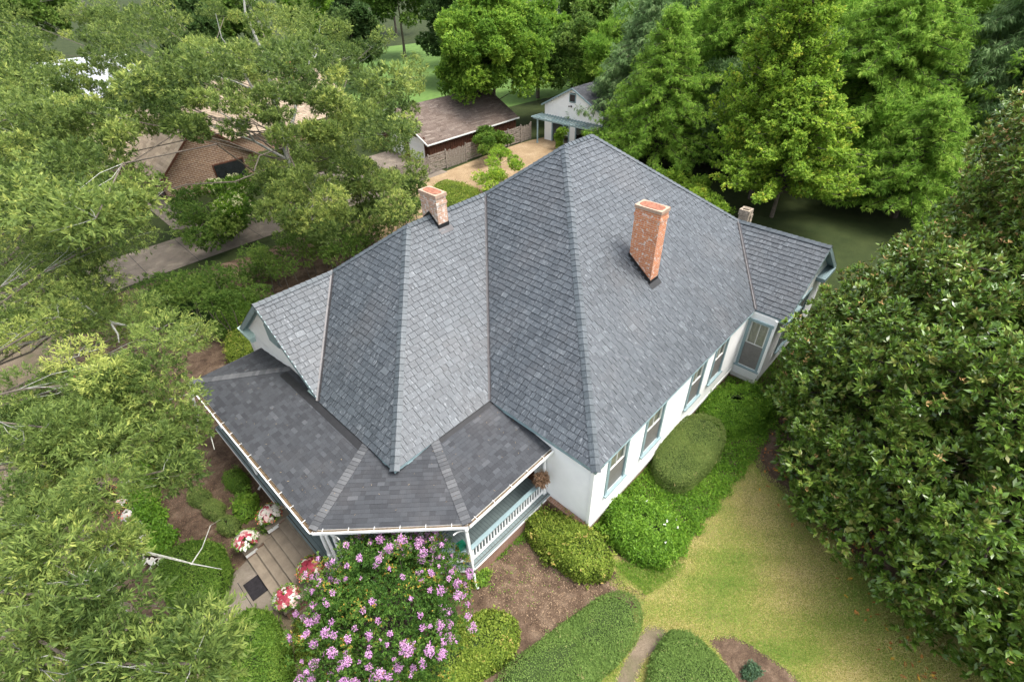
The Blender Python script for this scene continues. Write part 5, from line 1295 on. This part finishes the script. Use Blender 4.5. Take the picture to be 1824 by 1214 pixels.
limbs=[([(bx,by,3),(bx-.1,by,6),(bx+.1,by,9.5),(bx+.25,by,12),(bx-.1,by,14.3),(bx+.3,by,16)],.19),
 ([(bx,by,6.5),(bx+1.5,by+.3,8.5),(bx+2.2,by+.5,10.5),(bx+2.6,by+.6,12.2)],.13),
 ([(bx,by,5.5),(bx-1.8,by+.4,7.2),(bx-3.3,by+.5,8.2),(bx-4.5,by+1,8.8)],.11),
 ([(bx,by,8.5),(bx-1,by+.2,10.5),(bx-1.4,by,12),(bx-1.9,by,13.2),(bx-1.8,by,14.4)],.08),
 ([(bx,by,9),(bx+1.6,by-.5,10.8),(bx+3.4,by-.6,11.6),(bx+4.2,by-.5,12.6)],.08),
 ([(bx+2.2,by+.5,10.5),(bx+3.4,by+.2,11.2),(bx+4.4,by+.4,12.4),(bx+4.8,by+.3,13.4)],.07),([(bx-1.8,by+.4,7.2),(bx-2.6,by-.8,8.6),(bx-3.8,by-1.4,9.6),(bx-4.6,by-1.2,10.6)],.07),([(bx+.1,by,9.5),(bx-2.2,by-.6,11.0),(bx-3.6,by-.8,11.6),(bx-5,by-.6,12.2)],.06),([(bx+5.2,by-2.4,7.4),(bx+6,by-2.8,8.0),(bx+7,by-2.9,8.1)],.05),
 ([(bx,by,5),(bx+1.8,by-1.2,6.2),(bx+3.8,by-2.2,6.4),(bx+5.2,by-2.4,7.4)],.09)]
make_tree('tall_oak_tree','tall oak with bare pale upright limbs in front of the brick house','tree',base2,15.5,.27,cn,rd,dict(nt=120,per=9,L=.19,W=.06,flat=.6,up=.3,tone0=rng.normal(0,.17,len(cn))),L_oak,M_bark,lowfork=.35,barelimbs=limbs,twigs=5,limbstep=13,paletwig=True)

def blob(name,label,base,cz,r,n,sr,mat,args,bark=M_bark,cat='tree',group=None,lo=.5,h=None,tr=.25,zmin=-.5,minz=.8):
    cn,rd=shell((base[0],base[1],cz),r,n,sr,lo,zmin,minz)
    return make_tree(name,label,cat,base,h or cz+r[2]*.6,tr,cn,rd,args,mat,bark,group,twigs=1,lowfork=.15)
blob('leafy_tree','bright green broadleaf tree overhanging the brown garage roof',(35,39.5),7.6,(6.4,5.2,6.2),220,1.15,L_bright,dict(nt=130,per=8,L=.30,W=.16,flat=.7))
blob('leafy_tree','dark green tree between the bright tree and the white garage',(43.5,35.0),6.5,(3.5,3.5,5.5),60,1.0,L_oak2,dict(nt=110,per=8,L=.3,W=.14))
blob('leafy_tree','tall deep green trees at the top behind the lawn strip',(52,62),8,(7,6,8),70,1.7,L_dark,dict(nt=150,per=8,L=.45,W=.22))

def conifer(name,label,base,h,rb,n,mat,L,W,nt=16,per=9,droop=.5,asc=.15,z0=1.2,tr=.3,cr=.5,flat=.35,taper=1.0,bark=M_mulchbark,group=None,step=.62):
    """whorled branches with foliage strung along them"""
    cn=[];rd=[]; base3=Vector((base[0],base[1],0)); t=empty(name,base3,label,'tree',group); m=MB()
    m.tube([base3-Vector((0,0,.1)),base3+Vector((0,0,h*.5)),base3+Vector((0,0,h))],[tr,tr*.6,.03],8)
    for i in range(n):
        s=(i+random.random())/n; z=z0+(h-z0)*s; l=rb*(1-s)**taper*random.uniform(.75,1.15)+.35; a=i*2.399+random.uniform(-.5,.5)
        d=Vector((math.cos(a),math.sin(a),asc)).normalized(); pts=[]
        K=max(2,int(l/step))
        for k in range(1,K+1):
            q=k/K; p=base3+Vector((0,0,z))+d*l*q+Vector((random.gauss(0,.14),random.gauss(0,.14),-droop*l*q*q*.35)); pts.append(p)
            if q>.25 or K<3: cn.append(p); rd.append(cr*random.uniform(.7,1.25)*(1.15-.45*q))
        m.tube([base3+Vector((0,0,z))]+pts,[max(.02,tr*.3*(1-s))]+[.015+.02*(1-k/K) for k in range(K)],4,cap=False)
    m.build('trunk',bark,t)
    v,to=tufts(np.array([tuple(c) for c in cn]),np.array(rd),nt,per,L,W,flat=flat,up=.1,droop=droop,tspread=.1,hollow=False)
    quadobj('crown',v,to,mat,t); return t
conifer('drooping_conifer','blue-green drooping conifer overhanging the white garage',(39.6,23.2),14,5.9,220,L_blue,.38,.05,nt=14,droop=.9,cr=.52,flat=.6,z0=4)
conifer('feathery_conifer','feathery yellow-green conifer right of the white garage',(35,18.5),13,6.4,250,L_feather,.28,.045,nt=13,droop=.5,cr=.42,flat=.3,step=.5,z0=1.5)
conifer('feathery_conifer','tall feathery conifer behind the lime ginkgo tree',(42,15.5),19,7.5,270,L_feather,.32,.055,nt=13,droop=.5,cr=.5,flat=.3,step=.55,z0=3)
conifer('feathery_conifer','wide feathery conifer above the shaded lawn to the right of the ginkgo',(46,4.5),15,9.8,300,L_feather,.34,.055,nt=13,droop=.5,cr=.5,flat=.3,step=.6,z0=3.5,taper=.7)
conifer('drooping_conifer','tall blue-green conifer at the top right corner',(49,-4),19,8,260,L_blue,.42,.06,nt=14,droop=.8,cr=.62,flat=.55,z0=3,taper=.8)
conifer('feathery_conifer','small feathery conifer close to the magnolia top',(37.5,-1.0),8.5,5.4,190,L_feather,.28,.045,nt=13,droop=.4,cr=.4,flat=.3,step=.5,z0=1)
conifer('drooping_conifer','dark conifer at the back between the ginkgo and the corner conifer',(56,10),20,9,150,L_feather,.5,.09,nt=15,droop=.6,cr=1.1,flat=.5,z0=3)
conifer('ginkgo_tree','lime yellow ginkgo with spiky upright branches behind the roof',(34,8.6),16.5,5.4,270,L_ginkgo,.14,.12,nt=15,per=9,droop=-.1,asc=.75,cr=.24,flat=1.1,z0=1.4,bark=M_bark,tr=.22,taper=.75,step=.42)
conifer('ginkgo_tree','lower lime ginkgo beside the rear chimney of the right wing',(31.6,5.9),9.5,5.2,230,L_ginkgo,.14,.12,nt=14,per=9,droop=.35,asc=.35,cr=.27,flat=.8,z0=1.8,bark=M_bark,tr=.16,taper=.75,step=.42)
cn,rd=fill([(1175,310),(1215,290),(1260,330),(1300,370),(1290,385),(1230,345)],.8,2.2,26,.6)
t=empty('garden_thicket',(28,13,0),'low lime green shrubs peeping over the right slope of the roof','thicket'); v,to=tufts(cn,rd,90,9,.14,.08); quadobj('foliage',v,to,L_ginkgo,t)
for i,(lab,q,h) in enumerate((('low dark evergreen under the feathery conifers left of the shaded lawn',(41,11.5),4.5),('low dark evergreen at the far edge of the shaded lawn',(44.5,6.5),5),('low dark evergreen where the shaded lawn meets the magnolia',(42,-3.5),4.5),('low dark evergreen behind the ginkgo trunk',(39.5,15.5),4),('low dark shrub mass right of the white garage',(36.5,22.3),3.2))):
    blob('understory_tree',lab,q,h*.45,(3.0,3.0,h*.5),26,.8,L_dark,dict(nt=110,per=8,L=.28,W=.12,flat=.7),tr=.15)
# distant trees closing the top of the view
bgt=[(-14,62,13),(-20,46,12),(-9,78,14),(-22,92,16),(20,84,13),(30,96,15),(44,92,16),(60,90,17),(38,72,12),(62,72,15),(74,78,17),(66,50,14),(78,48,16),(58,40,14),(50,46,12),(70,34,16),(60,27,15),(54,19,14),(84,30,18),(74,18,17),(66,6,16),(88,12,18),(64,-6,16),(80,-4,18),(96,0,19),(95,60,19),(90,95,20),(64,120,20),(36,126,20),(8,124,19),(-20,122,19),(110,40,21),(110,80,21),(80,120,21),(120,10,22)]
bgt+=[(44,30,11),(46,21,14),(53,24,16),(50,12,14),(54,2,15),(44,11,12),(62,16,17),(45,-9,14),(56,-12,17),(41,1,8),(40,9,8),(39,14,9),(60,4,18),(54,30,16),(48,26,14)]
for i,(x,y,h) in enumerate(bgt):
    mt=(L_dark,L_oak2,L_bright,L_oak2)[i%4] if i%9 else L_blue
    if i>=35: mt=(L_feather,L_blue,L_feather)[i%3]
    r=h*.36; where='upper left' if y>x+25 else ('top centre' if y>x*.55 else 'upper right')
    nm={'dark_leaf':'dark','oak_leaf':'mid green','bright_leaf':'bright green','blue_green_needle':'blue-green','feathery_needle':'feathery yellow-green'}[mt.name]
    pd=np.array([x,y,h*.6])-CAM; pz=pd@FW; ux=912+FPX*(pd@RT)/pz
    spot='above the '+('left edge' if ux<150 else 'brick house' if ux<520 else 'lawn strip' if ux<760 else 'brown garage roof' if ux<960 else 'white garage' if ux<1130 else 'feathery conifer' if ux<1290 else 'lime ginkgo' if ux<1480 else 'shaded lawn' if ux<1640 else 'magnolia top')
    blob('background_tree',nm+(' tall' if h>15 else ' low' if h<12.5 else '')+' tree in the dense backdrop '+spot+(', nearer row' if pz<68 else ', far row'),(x,y),h*.55,(r,r,h*.45),46,h*.11,mt,dict(nt=95,per=8,L=.5,W=.26 if i<35 else .1,flat=.7),group='trees closing the view behind the gardens',tr=.3)
